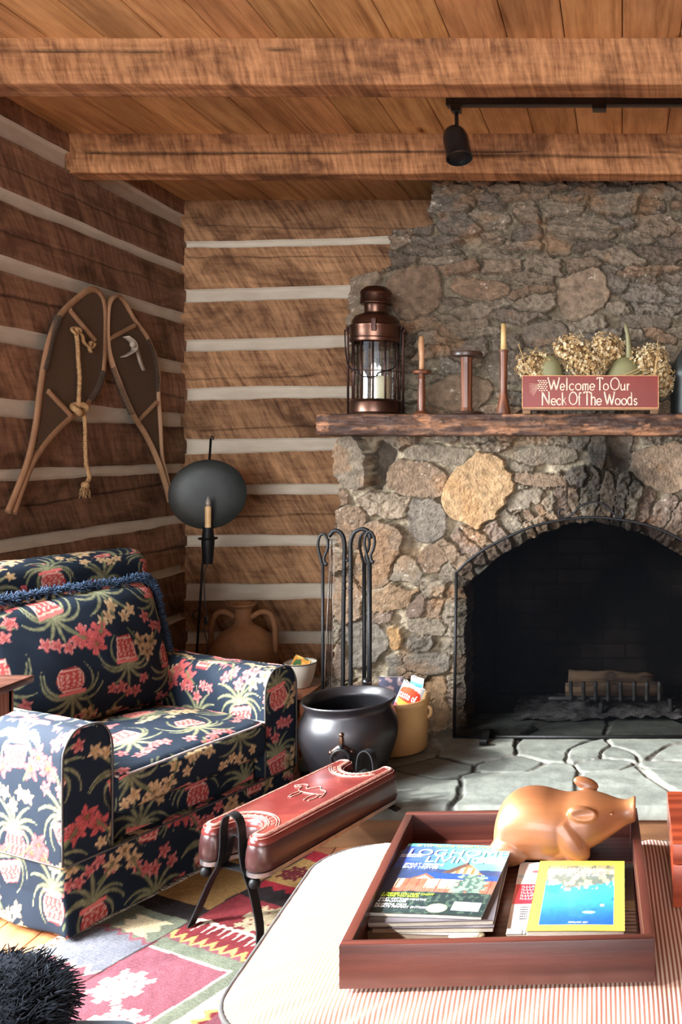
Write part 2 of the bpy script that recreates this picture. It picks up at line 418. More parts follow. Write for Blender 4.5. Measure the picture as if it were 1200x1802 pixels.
def screenmat():
    t = NT('spark_screen_mesh'); tr = t.n('ShaderNodeBsdfTransparent', Color=(1, 1, 1))
    d = t.n('ShaderNodeBsdfPrincipled'); d.inputs['Base Color'].default_value = (.0012, .0014, .0018, 1); d.inputs['Roughness'].default_value = .6; d.inputs['Specular IOR Level'].default_value = .0
    fac = t.ramp(t.noise(t.mp(), 3.5, 4), [(.3, .62), (.7, .72)])
    m1 = t.n('ShaderNodeMixShader'); t.put(m1.inputs[0], fac); t.put(m1.inputs[1], tr.outputs[0]); t.put(m1.inputs[2], d.outputs[0])
    t.put(t.out.inputs[0], m1.outputs[0]); return t.m
m_mesh = screenmat()
def ticking():
    t = NT('striped_ticking'); tc = t.n('ShaderNodeTexCoord'); sep = t.n('ShaderNodeSeparateXYZ'); t.put(sep.inputs[0], tc.outputs['Object'])
    s = t.math('SINE', t.math('MULTIPLY', t.math('ADD', sep.outputs[0], t.math('MULTIPLY', t.noise(t.mp(), 6, 2), .002)), 2*PI/.0078))
    col = t.ramp(t.math('MULTIPLY_ADD', s, .5, .5), [(.36, srgb(150, 96, 80)), (.62, srgb(226, 206, 190))])
    return t.fin(col, .85, 0., t.bump(t.noise(t.mp(), 250, 3), .15, .001), 0, .2)
m_tick = ticking()
def petal():
    t = NT('dried_hydrangea'); ob = t.n('ShaderNodeTexCoord')
    col = t.mix(1., attr(t), t.ramp(t.noise(t.mp(), 60, 3), [(.3, .8), (.7, 1.15)]), 'MULTIPLY')
    return t.fin(col, .85, 0., None, 0, .2)
m_petal = petal()
# ---------------------------------------------------------------- room shell
XL, YB, ZC = -2.27, 4.60, EYE+1.306
rng = np.random.default_rng(5)
def log_wall(name, along, bands, a0, a1, z0, z1, mat, place, nrm, seed, cracks):
    """height-field wall: hewn logs with recessed chinking; bands: [(z_bottom, z_top) at a0, (z_bottom, z_top) at a1]"""
    na = int((a1-a0)/.012); av = np.linspace(a0, a1, na+1); tv = (av-a0)/(a1-a0)
    lines = [np.full(na+1, z0)]
    for k, ((b0, t0), (b1, t1)) in enumerate(bands):
        lines.append(np.maximum(b0+(b1-b0)*tv+fbm(av*5, av*0+k*3.3, 3, seed)*.007, lines[-1]+.004)); lines.append(t0+(t1-t0)*tv+fbm(av*4, av*0+k*5.3+9, 3, seed)*.007)
    lines.append(np.full(na+1, z1)); rows = []
    for p_, q_ in zip(lines, lines[1:]):
        m_ = max(2, int(np.mean(q_-p_)/.0045)); rows += [p_+(q_-p_)*j/m_ for j in range(m_)]
    rows.append(lines[-1]); Z = np.stack(rows, 1); A = np.repeat(av[:, None], Z.shape[1], 1)
    t = (A-a0)/(a1-a0); H = np.zeros_like(A); inch = np.zeros(A.shape, bool); tone = np.ones(A.shape)
    logid = np.zeros(A.shape, int)
    for k, ((b0, t0), (b1, t1)) in enumerate(bands):
        zb = lines[1+2*k][:, None]+Z*0; zt = lines[2+2*k][:, None]+Z*0
        m = (Z > zb-1e-6) & (Z < zt+1e-6); inch |= m
        logid += (Z > (zb+zt)/2)
        # recess, deeper under the upper log
        dd = np.minimum(Z-zb, zt-Z)
        H = np.where(m, -.022*smooth(0, .006, dd)+.004*(zt-Z)/.06, H)
        edge = np.where(~m, np.minimum(np.abs(Z-zb), np.abs(Z-zt)), 1)
        H = np.where(~m & (edge < .012), H-.006*(1-edge/.012)**2, H)
    H = np.where(inch, H, H+fbm(A*2.2, Z*6+logid*11, 3, seed+2)*.007+fbm(A*9, Z*40, 2, seed+4)*.0016)
    tn = np.array([.72+.42*v for v in np.random.default_rng(seed).random(30)])
    tone = tn[logid]
    C = np.stack([tone, tone*(.96+.04*tone), tone*(.93+.05*tone)], -1)
    for (za, zb_, ca0, ca1, dep, w) in cracks:
        zc = za+(zb_-za)*(A-ca0)/(ca1-ca0)+fbm(A*6, A*0+za*9, 4, seed+7)*.010
        act = (A > ca0) & (A < ca1) & ~inch
        g = np.exp(-((Z-zc)/w)**2)*act*(.55+.45*vnoise(A*9, A*0+za, 3))
        H = H-dep*g; C = C*(1-.85*np.clip(g, 0, 1))[..., None]
    V = place(A, Z, H).reshape(-1, 3)
    idx = np.arange(A.size).reshape(A.shape)
    q = np.stack([idx[:-1, :-1], idx[1:, :-1], idx[1:, 1:], idx[:-1, 1:]], -1).reshape(-1, 4)
    if not nrm: q = q[:, ::-1]
    ich = inch.astype(int); mi = (ich[:-1, :-1]+ich[1:, :-1]+ich[1:, 1:]+ich[:-1, 1:] >= 4).astype(int).ravel()
    o = npmesh(name, V, q, [mat, m_chink], None, True, C.reshape(-1, 3), mi)
    return tag(o, kind='structure')
def zb(y): return EYE+(CY-y)*YB/F
KZ = YB/4.3
def zl(z): return EYE+(z-EYE)*KZ
left_bands = [(-.0, .05), (.13, .17), (.335, .375), (.53, .57), (.76, .80), (.995, 1.04), (1.238, 1.282), (1.457, 1.524), (1.712, 1.772), (1.955, 2.012), (2.195, 2.24), (2.415, 2.488)]
lb = [((zl(a)+(0.0), zl(b)), (zl(a), zl(b))) for a, b in left_bands]
log_wall('wall_left', 'y', lb, 2.97, YB+.04, 0, ZC+.02, m_logleft, lambda A, Z, H: np.stack([XL+H, A, Z], -1), True, 11,
         [(zl(1.13), zl(1.2), 2.97, 4.6, .010, .004), (zl(2.09), zl(2.12), 2.97, 4.5, .005, .003), (zl(2.32), zl(2.33), 3.1, 4.4, .004, .003),
          (zl(1.87), zl(1.90), 2.97, 4.2, .010, .006), (zl(1.63), zl(1.60), 3.9, 4.6, .008, .006), (zl(.9), zl(.88), 3.7, 4.6, .006, .004)])
back_px = [(1133, 1110, 1133, 1110), (1056, 1027, 1053, 1024), (962, 942, 961, 940), (872, 853, 870, 851), (800, 773, 790, 768), (706, 683, 698, 678),
           (620, 598, 610, 589), (533, 510, 524, 501), (438, 425, 430, 417)]
XR = 2.6
def bb(r):
    e = (XR-XL)/((600-325)*YB/F)
    return ((zb(r[0]), zb(r[1])), (zb(r[0])-(zb(r[0])-zb(r[2]))*1.4, zb(r[1])-(zb(r[1])-zb(r[3]))*1.4))
bk = [((zb(1290), zb(1265)), (zb(1290), zb(1265))), ((zb(1212), zb(1190)), (zb(1212), zb(1190)))]+[bb(r) for r in back_px]
log_wall('wall_back', 'x', bk, XL-.04, -.85, 0, ZC+.02, m_logback, lambda A, Z, H: np.stack([A, YB-H, Z], -1), True, 4,
         [(zb(912), zb(896), -2.2, -.9, .012, .0035), (zb(452), zb(450), -2.27, -.9, .012, .003), (zb(398), zb(402), -2.2, -.9, .006, .003),
          (zb(757), zb(748), -2.2, -1.4, .006, .003), (zb(668), zb(662), -2.27, -1.6, .006, .003)])
for nm, b in (('wall_back', (-.9, XR, YB, YB+.1, 0, ZC)), ('wall_left', (XL-.2, XL, .25, 2.97, 0, .35)),
              ('wall_left', (XL-.2, XL, .25, 2.97, 2.34, ZC)), ('wall_left', (XL-.2, XL, -3, .25, 0, ZC)), ('wall_left', (XL-.25, XL-.03, 2.97, YB+.2, 0, ZC)),
              ('wall_back', (XL, -.85, YB+.03, YB+.15, 0, ZC)),
              ('wall_right', (XR, XR+.1, -3, YB, 0, ZC))):
    o = boxobj(nm, b, m_logleft, None, 0)
    a = o.data.color_attributes.new('Col', 'FLOAT_COLOR', 'POINT'); a.data.foreach_set('color', np.full(len(o.data.vertices)*4, .8, np.float32))
    tag(o, kind='structure')
wf = bmesh.new()
for b in ((XL-.14, XL+.015, .20, .28, .30, 2.39), (XL-.14, XL+.015, 2.90, 2.98, .30, 2.39), (XL-.14, XL+.015, .20, 2.98, .29, .36), (XL-.14, XL+.015, .20, 2.98, 2.33, 2.40)):
    box(wf, *b, bev=.004)
tag(bmobj('window_1', wf, m_floor), kind='structure')
# floor
bm = bmesh.new(); x = XL
while x < XR: box(bm, x+.001, x+.129, -3, YB, -.03, 0, bev=.0015, segs=1); x += .13
tag(bmobj('floor', bm, m_floor, None, True, 30), kind='structure')
# ceiling boards running away from the camera, one tone each
V = []; Q = []; C = []; k = 0; x = -.0
x0s = [j*.1815 for j in range(-13, 15)]
for x in x0s:
    a, b = max(x+.0015, XL-.05), x+.180
    if b < XL: continue
    tn = .80+.30*rng.random(); tt = np.array([tn, tn*(.95+.07*rng.random()), tn*(.9+.1*rng.random())])
    pr = [(a, .012), (a, .003), (a+.004, 0), (b-.004, 0), (b, .003), (b, .012)]
    n0 = len(V)
    for yy in (-3., YB+.05):
        for p, dz in pr: V.append((p, yy, ZC+dz)); C.append(tt)
    for j in range(5): Q.append((n0+j, n0+j+6, n0+j+7, n0+j+1))
    V += [(a-.004, -3, ZC+.0125), (b+.004, -3, ZC+.0125), (b+.004, YB, ZC+.0125), (a-.004, YB, ZC+.0125)]; C += [tt*.3]*4
    Q.append((n0+12, n0+15, n0+14, n0+13))
o = npmesh('ceiling', V, np.array(Q), m_ceil, None, False, np.array(C)); tag(o, kind='structure')
tag(boxobj('ceiling', (XL-.2, XR+.1, -3, YB+.1, ZC+.02, ZC+.06), m_floor, None, 0), kind='structure')
# ceiling beams
def beam(y0, y1, zbot, xl, label, seed, crack, droop=0.):
    h = np.array([(XR-xl)/2, (y1-y0)/2, (ZC+.01-zbot)/2])
    V, Q, UV, FI, T = rbox(h, .006, .012 if not crack else .007)
    x = V[:, 0]
    V = V+np.stack([0*x, np.sign(T[:, 1])*fbm(x*3, T[:, 2]*2, 3, seed)*.004, np.where(T[:, 2] < 0, fbm(x*2.5, T[:, 1]*1.5, 3, seed+3)*.004, 0)], 1)
    C = np.ones((len(V), 3))*(.95+.12*fbm(x*1.3, V[:, 2]*6, 3, seed+5))[:, None]
    X = x+(xl+XR)/2
    if crack:
        for z_, w, x0, x1 in crack:
            zc = z_+fbm(X*2.2, X*0, 4, seed+9)*.014
            g = np.exp(-((V[:, 2]-zc)/(w*(.5+vnoise(X*5, X*0, 2))))**2)*(T[:, 1] < -.98)*smooth(x0, x0+.1, X)*(1-smooth(x1-.1, x1, X))
            V[:, 1] += g*.016; C *= (1-.8*g)[:, None]
    V += np.array([(xl+XR)/2, (y0+y1)/2, (ZC+.01+zbot)/2])
    V[:, 2] -= (X-xl)*droop
    o = npmesh('ceiling_beam', V, Q, m_beam, None, True, C)
    return tag(o, label, 'ceiling beam')
beam(2.80, 2.912, EYE+1.165, XL-.02, 'wide rough-sawn ceiling beam nearest the camera, in front of the track light', 3, [(.03, .0015, -2.3, -1.0)], .002)
beam(3.64, 3.742, EYE+1.146, XL-.02, 'cracked ceiling beam behind the spotlight, nearer the stone chimney', 8, [(.004, .0045, -2.27, -.35), (-.012, .004, -.7, .35), (.010, .004, .1, 2.)], .002)
beam(1.90, 2.0, EYE+1.165, XL-.02, 'rough-sawn ceiling beam overhead, out of frame', 13, None) if False else None
# ---------------------------------------------------------------- stone chimney
YF = 3.85; SF = YF/F
XE = .98; HZ = .142
gx = np.arange(-1.30, XE, .0042); gz = np.arange(.0, ZC, .0042)
GX, GZ = np.meshgrid(gx, gz, indexing='ij')
PX = CX+GX/SF; PY = CY-(GZ-EYE)/SF                     # photo coordinates on the chimney plane
wx = fbm(PX/42, PY/42, 4, 31); wy = fbm(PX/42+50, PY/42, 4, 37)
UX = PX+wx*13+fbm(PX/12, PY/12, 3, 39)*4; UY = PY+wy*9+fbm(PX/12, PY/12, 3, 40)*3
GREY, DARK, BROWN, TAN, OCHRE, SLATE, RED = [np.array(srgb(*c)) for c in ((118, 109, 96), (88, 80, 73), (120, 99, 81), (146, 120, 90), (150, 114, 70), (98, 93, 87), (108, 90, 80))]
S = []   # cx, cy, rx, ry, angle, height, colour
def st(cx, cy, rx, ry, ang=0, h=.03, c=GREY): S.append((cx, cy, rx, ry, math.radians(ang), h, c))
st(845, 862, 55, 66, 35, .055, TAN); st(735, 845, 52, 34, 15, .03, BROWN); st(625, 815, 30, 46, -20, .09, GREY); st(668, 820, 20, 42, 10, -.10, DARK)
st(665, 980, 42, 66, 10, .03, BROWN); st(752, 915, 40, 38, 0, .025, SLATE); st(690, 1050, 50, 26, -15, .03, BROWN*.7+OCHRE*.3); st(620, 925, 32, 36, 0, .03, BROWN)
st(697, 1122, 13, 19, 0, .045, OCHRE); st(640, 1130, 42, 40, 0, .02, SLATE); st(755, 1100, 34, 15, 0, .03, GREY); st(752, 1165, 42, 20, 0, .035, SLATE)
st(672, 1085, 26, 11, 5, .03, RED); st(732, 1068, 16, 26, 0, .03, RED); st(700, 1175, 20, 24, 0, .02, SLATE); st(640, 1225, 46, 26, 0, .02, BROWN)
st(770, 1240, 26, 50, 0, .03, BROWN*.6+OCHRE*.4); st(710, 1250, 36, 40, 0, .02, GREY); st(610, 1050, 26, 50, 0, .02, BROWN); st(604, 1160, 18, 40, 0, .02, RED)
st(1170, 822, 56, 42, 0, .04, BROWN); st(1058, 790, 14, 38, 5, .06, SLATE); st(1095, 790, 22, 40, 0, .0, DARK);
st(960, 802, 60, 16, 0, .02, GREY); st(955, 843, 46, 12, 3, .03, BROWN); st(930, 880, 40, 20, -20, .025, GREY); st(935, 905, 34, 12, -20, .03, BROWN)
st(770, 800, 60, 16, 8, .01, GREY); st(760, 980, 26, 24, 0, .02, BROWN); st(800, 905, 0.1, .1); st(715, 1010, 30, 30, 30, .02, GREY)
st(1025, 510, 50, 42, -20, .035, BROWN*.6+GREY*.45); st(722, 505, 52, 44, -10, .03, BROWN*.8); st(625, 520, 26, 60, 5, .05, GREY); st(1140, 560, 50, 14, 0, .03, DARK)
st(840, 500, 50, 18, 8, .025, BROWN); st(905, 640, 60, 30, 0, .02, DARK); st(960, 580, 44, 24, 0, .02, DARK); st(800, 690, 60, 30, 0, .015, BROWN)
S = [s for s in S if s[2] > 1]
nb_ = len(S)
def arch_y(x): return 1030-110*np.clip(1-np.abs((x-1042)/221)**1.9, -5, 1)
for j in range(25):                                   # voussoirs standing round the arch
    dx = -250+j*20.8+rng.uniform(-4, 4); xx = 1042+dx
    if abs(dx) > 232: continue
    yy = arch_y(np.array(xx)); sl = (arch_y(np.array(xx+2.))-arch_y(np.array(xx-2.)))/4
    nx, ny = -sl, 1.; L = math.hypot(nx, ny); nx /= L; ny /= L
    hh = rng.uniform(36, 50)
    st(xx-nx*-hh*.0-nx*hh*.95*-1*0+(-nx)*hh*-0 + (nx*-hh*.9), yy-ny*hh*.9, rng.uniform(8, 13), hh, -math.degrees(math.atan2(nx, ny)), rng.uniform(.02, .06), [GREY, BROWN, RED, GREY][rng.integers(4)])
for j in range(9):
    for sx_ in (812, 1272): st(sx_, 1040+j*32, 30, rng.uniform(10, 17), 0, .02, [GREY, RED, BROWN][rng.integers(3)])
tries = 0
while tries < 9000:
    tries += 1
    cx = rng.uniform(570, 1560); cy = rng.uniform(230, 1390)
    up = cy < 760
    rx = rng.uniform(18, 56) if up else rng.uniform(16, 40); ry = rng.uniform(6, 16) if up else rng.uniform(10, 22)
    ok = True
    for (a, b, c, d, e, f_, g_) in S:
        dx, dy = cx-a, cy-b
        u = dx*math.cos(e)+dy*math.sin(e); v = -dx*math.sin(e)+dy*math.cos(e)
        if (u/(c+rx*.78))**2+(v/(d+ry*.78))**2 < 1: ok = False; break
    if ok:
        cc = [GREY, GREY, BROWN, SLATE, DARK, GREY*.7+BROWN*.4][rng.integers(6)]*rng.uniform(.75, 1.15)
        st(cx, cy, rx, ry, rng.uniform(-14, 14), rng.uniform(.005, .06), cc)
D1 = np.full(PX.shape, 9.); D2 = np.full(PX.shape, 9.); I1 = np.zeros(PX.shape, int)
for k, (a, b, c, d, e, f_, g_) in enumerate(S):
    R = 3.2*max(c, d)+20
    i0, i1 = np.searchsorted(CX+gx/SF, [a-R, a+R]); 
    zz = CY-(gz-EYE)/SF; j = np.where((zz > b-R) & (zz < b+R))[0]
    if i1 <= i0 or len(j) == 0: continue
    sl_ = (slice(i0, i1), slice(j[0], j[-1]+1))
    dx = (PX+wx*3 if k == 0 else UX)[sl_]-a; dy = (PY+wy*3 if k == 0 else UY)[sl_]-b
    u = (dx*math.cos(e)+dy*math.sin(e))/c; v = (-dx*math.sin(e)+dy*math.cos(e))/d
    q = (np.abs(u)**2.6+np.abs(v)**2.6)**(1/2.6)
    d1 = D1[sl_]; d2 = D2[sl_]; i_ = I1[sl_]
    q = np.interp(q, [0, .82, 1.0, 1.1, 6], [0, .3, .92, 1.6, 60]) if k < nb_ else np.where(q > 1.2, q+(q-1.2)*2., q)
    n = q < d1
    d2n = np.where(n, d1, np.minimum(d2, q)); D2[sl_] = d2n; D1[sl_] = np.where(n, q, d1); I1[sl_] = np.where(n, k, i_)
E = (D2-D1); body = smooth(.03, .26, E+np.where(I1 == 0, .0, .10)*fbm(PX/7, PY/7, 3, 83))*(1-smooth(1.25, 1.75, D1))
body = body*np.where(I1 < nb_, 1-smooth(.88, 1.12, D1), 1.)
Hs = np.array([s[5] for s in S])[I1]; Cs = np.array([s[6] for s in S])[I1]; mean_c = np.array(srgb(108, 97, 84)); Cs = np.where((I1 == 0)[..., None], Cs, Cs*.66+mean_c*.34)
ridge = 1-np.abs(fbm(PX/16+wx, PY/9+wy, 5, 71))*2
fine = fbm(PX/6, PY/5, 4, 73)
tilt = (_hash(I1, I1*0, 5)-.5)*(UX-np.array([s[0] for s in S])[I1])/60+(_hash(I1, I1*0, 9)-.5)*(UY-np.array([s[1] for s in S])[I1])/25
rough_amt = np.where(I1 < nb_, .30, .85)*(1-.25*smooth(740, 780, PY))
H = -.018+body*(Hs+.012+tilt*.03)+rough_amt*(body*(ridge*.020+fine*.010))+(1-body)*(fbm(PX/18, PY/14, 4, 77)*.022+fine*.006)
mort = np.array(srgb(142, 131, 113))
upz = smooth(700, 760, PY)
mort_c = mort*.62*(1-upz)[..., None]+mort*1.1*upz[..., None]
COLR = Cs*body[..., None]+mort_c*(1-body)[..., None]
COLR = COLR*(1+.28*fbm(PX/11, PY/8, 4, 91))[..., None]
wh = smooth(.42, .6, fbm(PX/5, PY/4, 3, 93))*smooth(.15, .4, fbm(PX/40, PY/40, 2, 95))
COLR = COLR+(np.array([.35, .33, .30])*wh[..., None]*.7)
och = smooth(.2, .5, fbm(PX/60, PY/50, 3, 97)); COLR = COLR*(1-och*.25)[..., None]+np.array(srgb(150, 104, 58))*(och*.25)[..., None]
# soot stain above the middle of the arch (a stain on the stone itself)
so = np.exp(-(((PX-1075+wx*30)/80)**2+((PY-850+wy*30)/75)**2)); COLR *= (1-.86*np.clip(so*1.35, 0, 1))[..., None]
# the breast leans back a little above the mantel
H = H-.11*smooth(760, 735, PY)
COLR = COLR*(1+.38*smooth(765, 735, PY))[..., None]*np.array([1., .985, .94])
edge_y = [200, 318, 388, 394, 440, 462, 474, 482, 560, 640, 700, 762, 775, 850, 900, 945, 1100, 1250, 1500]
edge_x = [752, 752, 748, 678, 676, 682, 640, 608, 602, 606, 612, 618, 592, 596, 600, 588, 586, 590, 590]
LE = np.interp(PY, edge_y, edge_x)+fbm(PY/14, PY*0, 3, 41)*7
inside = (PX > LE) & ~((PY > arch_y(PX)+fbm(PX/16, PY/16, 3, 43)*5) & (np.abs(PX-1042) < 221+fbm(PX*0, PY/14, 3, 44)*5)) & (GZ > .0)
idx = np.arange(GX.size).reshape(GX.shape)
fq = inside[:-1, :-1] & inside[1:, :-1] & inside[1:, 1:] & inside[:-1, 1:]
q = np.stack([idx[:-1, :-1], idx[1:, :-1], idx[1:, 1:], idx[:-1, 1:]], -1)[fq]
V = np.stack([GX, YF-H, GZ], -1).reshape(-1, 3); C = COLR.reshape(-1, 3)
ed = np.concatenate([q[:, [0, 1]], q[:, [1, 2]], q[:, [2, 3]], q[:, [3, 0]]])
key = np.sort(ed, 1); key = key[:, 0]*len(V)+key[:, 1]
_, inv, cnt = np.unique(key, return_inverse=True, return_counts=True)
be = ed[cnt[inv.ravel()] == 1]
bx = V[be[:, 0], 0]; bz = V[be[:, 0], 2]
outer = (bx < -1.0+.0) | ((bz > 1.2))
bv = np.unique(be)
# boundary vertices are pushed back in steps, giving the chimney its side and the arch its reveal
steps = 10
isout = (PX.ravel()[bv] < 775)
depth = np.where(isout, YB+.02-YF, .20)
remap = -np.ones(len(V), int); remap[bv] = np.arange(len(bv))
Vx = [V]; Cx = [C]; Qx = [q]; prevn = None
for s_ in range(1, steps+1):
    f_ = s_/steps
    nv = V[bv].copy(); nv[:, 1] = nv[:, 1]+(depth)*f_
    jit = fbm(nv[:, 1]*9+s_*3.1, nv[:, 2]*9, 3, 61)*.014
    nv[:, 0] += np.where(isout, np.abs(jit)*f_*1.5, jit*.4); 
    Vx.append(nv); Cx.append(C[bv]*(1+.3*jit[:, None]/.014*.6))
    off = len(V)+(s_-1)*len(bv)
    A_ = be[:, 0] if s_ == 1 else off-len(bv)+remap[be[:, 0]]; B_ = be[:, 1] if s_ == 1 else off-len(bv)+remap[be[:, 1]]
    Qx.append(np.stack([B_, A_, off+remap[be[:, 0]], off+remap[be[:, 1]]], 1))
V = np.concatenate(Vx); C = np.concatenate(Cx); Q = np.concatenate(Qx)
used = np.unique(Q); rm = -np.ones(len(V), int); rm[used] = np.arange(len(used))
fire = thing('stone_fireplace', 'rough fieldstone chimney with an arched firebox, filling the right of the room', 'fireplace', (-.13, YF, 0))
def under(o, root):
    """parent keeping world placement"""
    o.parent = root; o.matrix_parent_inverse = Matrix.Translation(-Vector(root.location)) if not any(root.rotation_euler) else (Matrix.Translation(root.location) @ root.rotation_euler.to_matrix().to_4x4()).inverted()
    return o
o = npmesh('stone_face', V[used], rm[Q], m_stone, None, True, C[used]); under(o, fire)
# firebox
bm = bmesh.new()
xc = (1042-CX)*SF; hw = 238*SF
fy0, fy1 = YF+.17, YF+.62
pts = [(xc-hw, fy0), (xc-hw+.09, fy1), (xc+hw-.09, fy1), (xc+hw, fy0)]
vb = [bm.verts.new((a, b, HZ-.01)) for a, b in pts]; vt = [bm.verts.new((a, b, 1.25)) for a, b in pts]
for k in range(3): bm.faces.new((vb[k], vb[k+1], vt[k+1], vt[k]))
bm.faces.new(vt); bm.faces.new(vb)
o = bmobj('firebox', bm, m_brick, None, False); under(o, fire)
# ---------------------------------------------------------------- raised hearth
hearth = thing('stone_hearth', 'raised grey flagstone hearth in front of the fireplace', 'hearth', (-.13, 3.3, 0))
hx = np.arange(-1.26, XE, .005); hy = np.arange(2.99, 4.06, .005)
HX, HY = np.meshgrid(hx, hy, indexing='ij')
QX, QY = CX+HX*F/HY, CY+(EYE-HZ)*F/HY
hw1 = fbm(HX*7, HY*7, 4, 101)*.03; hw2 = fbm(HX*7+30, HY*7, 4, 103)*.03
seeds = []
def hp(x, y): d = (EYE-HZ)*F/(y-CY); return ((x-CX)*d/F, d)
for s_ in ((700, 1385), (760, 1350), (700, 1330), (925, 1375), (900, 1345), (1110, 1380), (1190, 1370), (960, 1318), (1035, 1322), (1085, 1325), (1140, 1315), (1180, 1322), (1175, 1345), (1065, 1345), (850, 1318), (600, 1345), (610, 1310), (560, 1330), (1290, 1390), (1300, 1340)):
    seeds.append(hp(*s_))
seeds = np.array(seeds); wt = np.array([1, .8, .8, 1.1, .7, 1.1, 1, .8, .6, .5, .7, .6, .5, .45, .9, 1, 1, 1, 1, 1])
DD = np.stack([np.hypot(HX+hw1-a, (HY+hw2-b)*1.15)/w for (a, b), w in zip(seeds, wt)], -1)
srt = np.sort(DD, -1); ii = DD.argmin(-1); ee = srt[..., 1]-srt[..., 0]
slabm = smooth(.008, .03, ee)
HH = HZ-.010*(1-slabm)+fbm(HX*8, HY*12, 4, 105)*.003+(_hash(ii, ii*0, 3)-.5)*.006
HH = HH-.02*smooth(3.01, 2.99, HY)
front = 2.99
tone = (.85+.3*_hash(ii, ii*0, 7))
g1 = np.array(srgb(98, 101, 94)); HC = g1*tone[..., None]*(1+.25*fbm(HX*10, HY*26, 4, 107))[..., None]
HC = HC*slabm[..., None]+(np.array(srgb(122, 120, 112))*np.where(vnoise(HX*3, HY*3, 8) > .60, .8, .12)[..., None])*(1-slabm)[..., None]
keep = (HX > -1.125) | (HY > 3.44)
idx = np.arange(HX.size).reshape(HX.shape)
fq = keep[:-1, :-1] & keep[1:, :-1] & keep[1:, 1:] & keep[:-1, 1:]
q = np.stack([idx[:-1, :-1], idx[1:, :-1], idx[1:, 1:], idx[:-1, 1:]], -1)[fq]
V = np.stack([HX, HY, HH], -1).reshape(-1, 3); C = HC.reshape(-1, 3)
ed = np.concatenate([q[:, [0, 1]], q[:, [1, 2]], q[:, [2, 3]], q[:, [3, 0]]]); key = np.sort(ed, 1); key = key[:, 0]*len(V)+key[:, 1]
_, inv, cnt = np.unique(key, return_inverse=True, return_counts=True); be = ed[cnt[inv.ravel()] == 1]; bv = np.unique(be)
remap = -np.ones(len(V), int); remap[bv] = np.arange(len(bv))
nv = V[bv].copy(); nv[:, 2] = HZ-.045; Q2 = np.stack([be[:, 1], be[:, 0], len(V)+remap[be[:, 0]], len(V)+remap[be[:, 1]]], 1)
V = np.concatenate([V, nv]); C = np.concatenate([C, C[bv]]); Q = np.concatenate([q, Q2])
used = np.unique(Q); rm = -np.ones(len(V), int); rm[used] = np.arange(len(used))
o = npmesh('flagstone_top', V[used], rm[Q], m_slab, None, True, C[used]); under(o, hearth)
o = boxobj('timber_riser', (-1.115, XE, 3.0, 3.06, .0, HZ-.04), wood('riser_wood', srgb(70, 46, 28), srgb(140, 100, 62), 0, .6, 0, 7)); under(o, hearth)
o = boxobj('rubble_base', (-1.115, XE, 3.06, 4.04, 0, HZ-.045), m_slab, None, 0); under(o, hearth)
o = boxobj('rubble_base', (-1.25, -1.12, 3.45, 4.04, 0, HZ-.045), m_slab, None, 0); under(o, hearth)
# ---------------------------------------------------------------- mantel shelf
YM0, YM1 = 3.60, 4.0; SM = YM0/F
mx0, mx1 = (556-CX)*SM, .98; zt, zbm = EYE+67*SM, EYE+29*SM
V, Q, UV, FI, T = rbox(((mx1-mx0)/2, (YM1-YM0)/2, (zt-zbm)/2), .010, .0042)
x = V[:, 0]
fr = (T[:, 1] < -.9)
bark = np.abs(fbm(x*7, V[:, 2]*60+V[:, 1]*30, 5, 201)); V[:, 1] += np.where(T[:, 1] < 0, bark*.032-.010+fbm(x*2, x*0, 3, 203)*.012, 0)*smooth(1.2, .3, np.abs(T[:, 2]))
V[:, 2] += np.where(np.abs(T[:, 2]) > .9, fbm(x*9, V[:, 1]*9, 4, 205)*.004*np.where(T[:, 2] > 0, .35, 1.2), 0)
c1, c2 = np.array(srgb(64, 44, 35)), np.array(srgb(120, 84, 60))
f = smooth(-.1, .5, fbm(x*6, V[:, 2]*50+V[:, 1]*20, 4, 207)); C = (c1*(1-f)[:, None]+c2*f[:, None])*.78
chip = smooth(.35, .5, fbm(x*9, V[:, 2]*25, 3, 209))*fr; C = C*(1-chip*.5)[:, None]+np.array(srgb(160, 112, 80))*(chip*.5)[:, None]
C *= (1-.8*smooth(.07, .0, bark)*fr)[:, None]; C *= (1+.5*fbm(x*14, V[:, 2]*120, 4, 211))[:, None]
V += np.array([(mx0+mx1)/2, (YM0+YM1)/2, (zt+zbm)/2])
mant = npmesh('mantel_shelf', V, Q, vcol('mantel_bark_wood', .7, 40, .3, .6, .004), None, True, C)
tag(mant, 'long rough live-edge timber mantel shelf across the stone chimney', 'mantel')
MT = zt+.0015
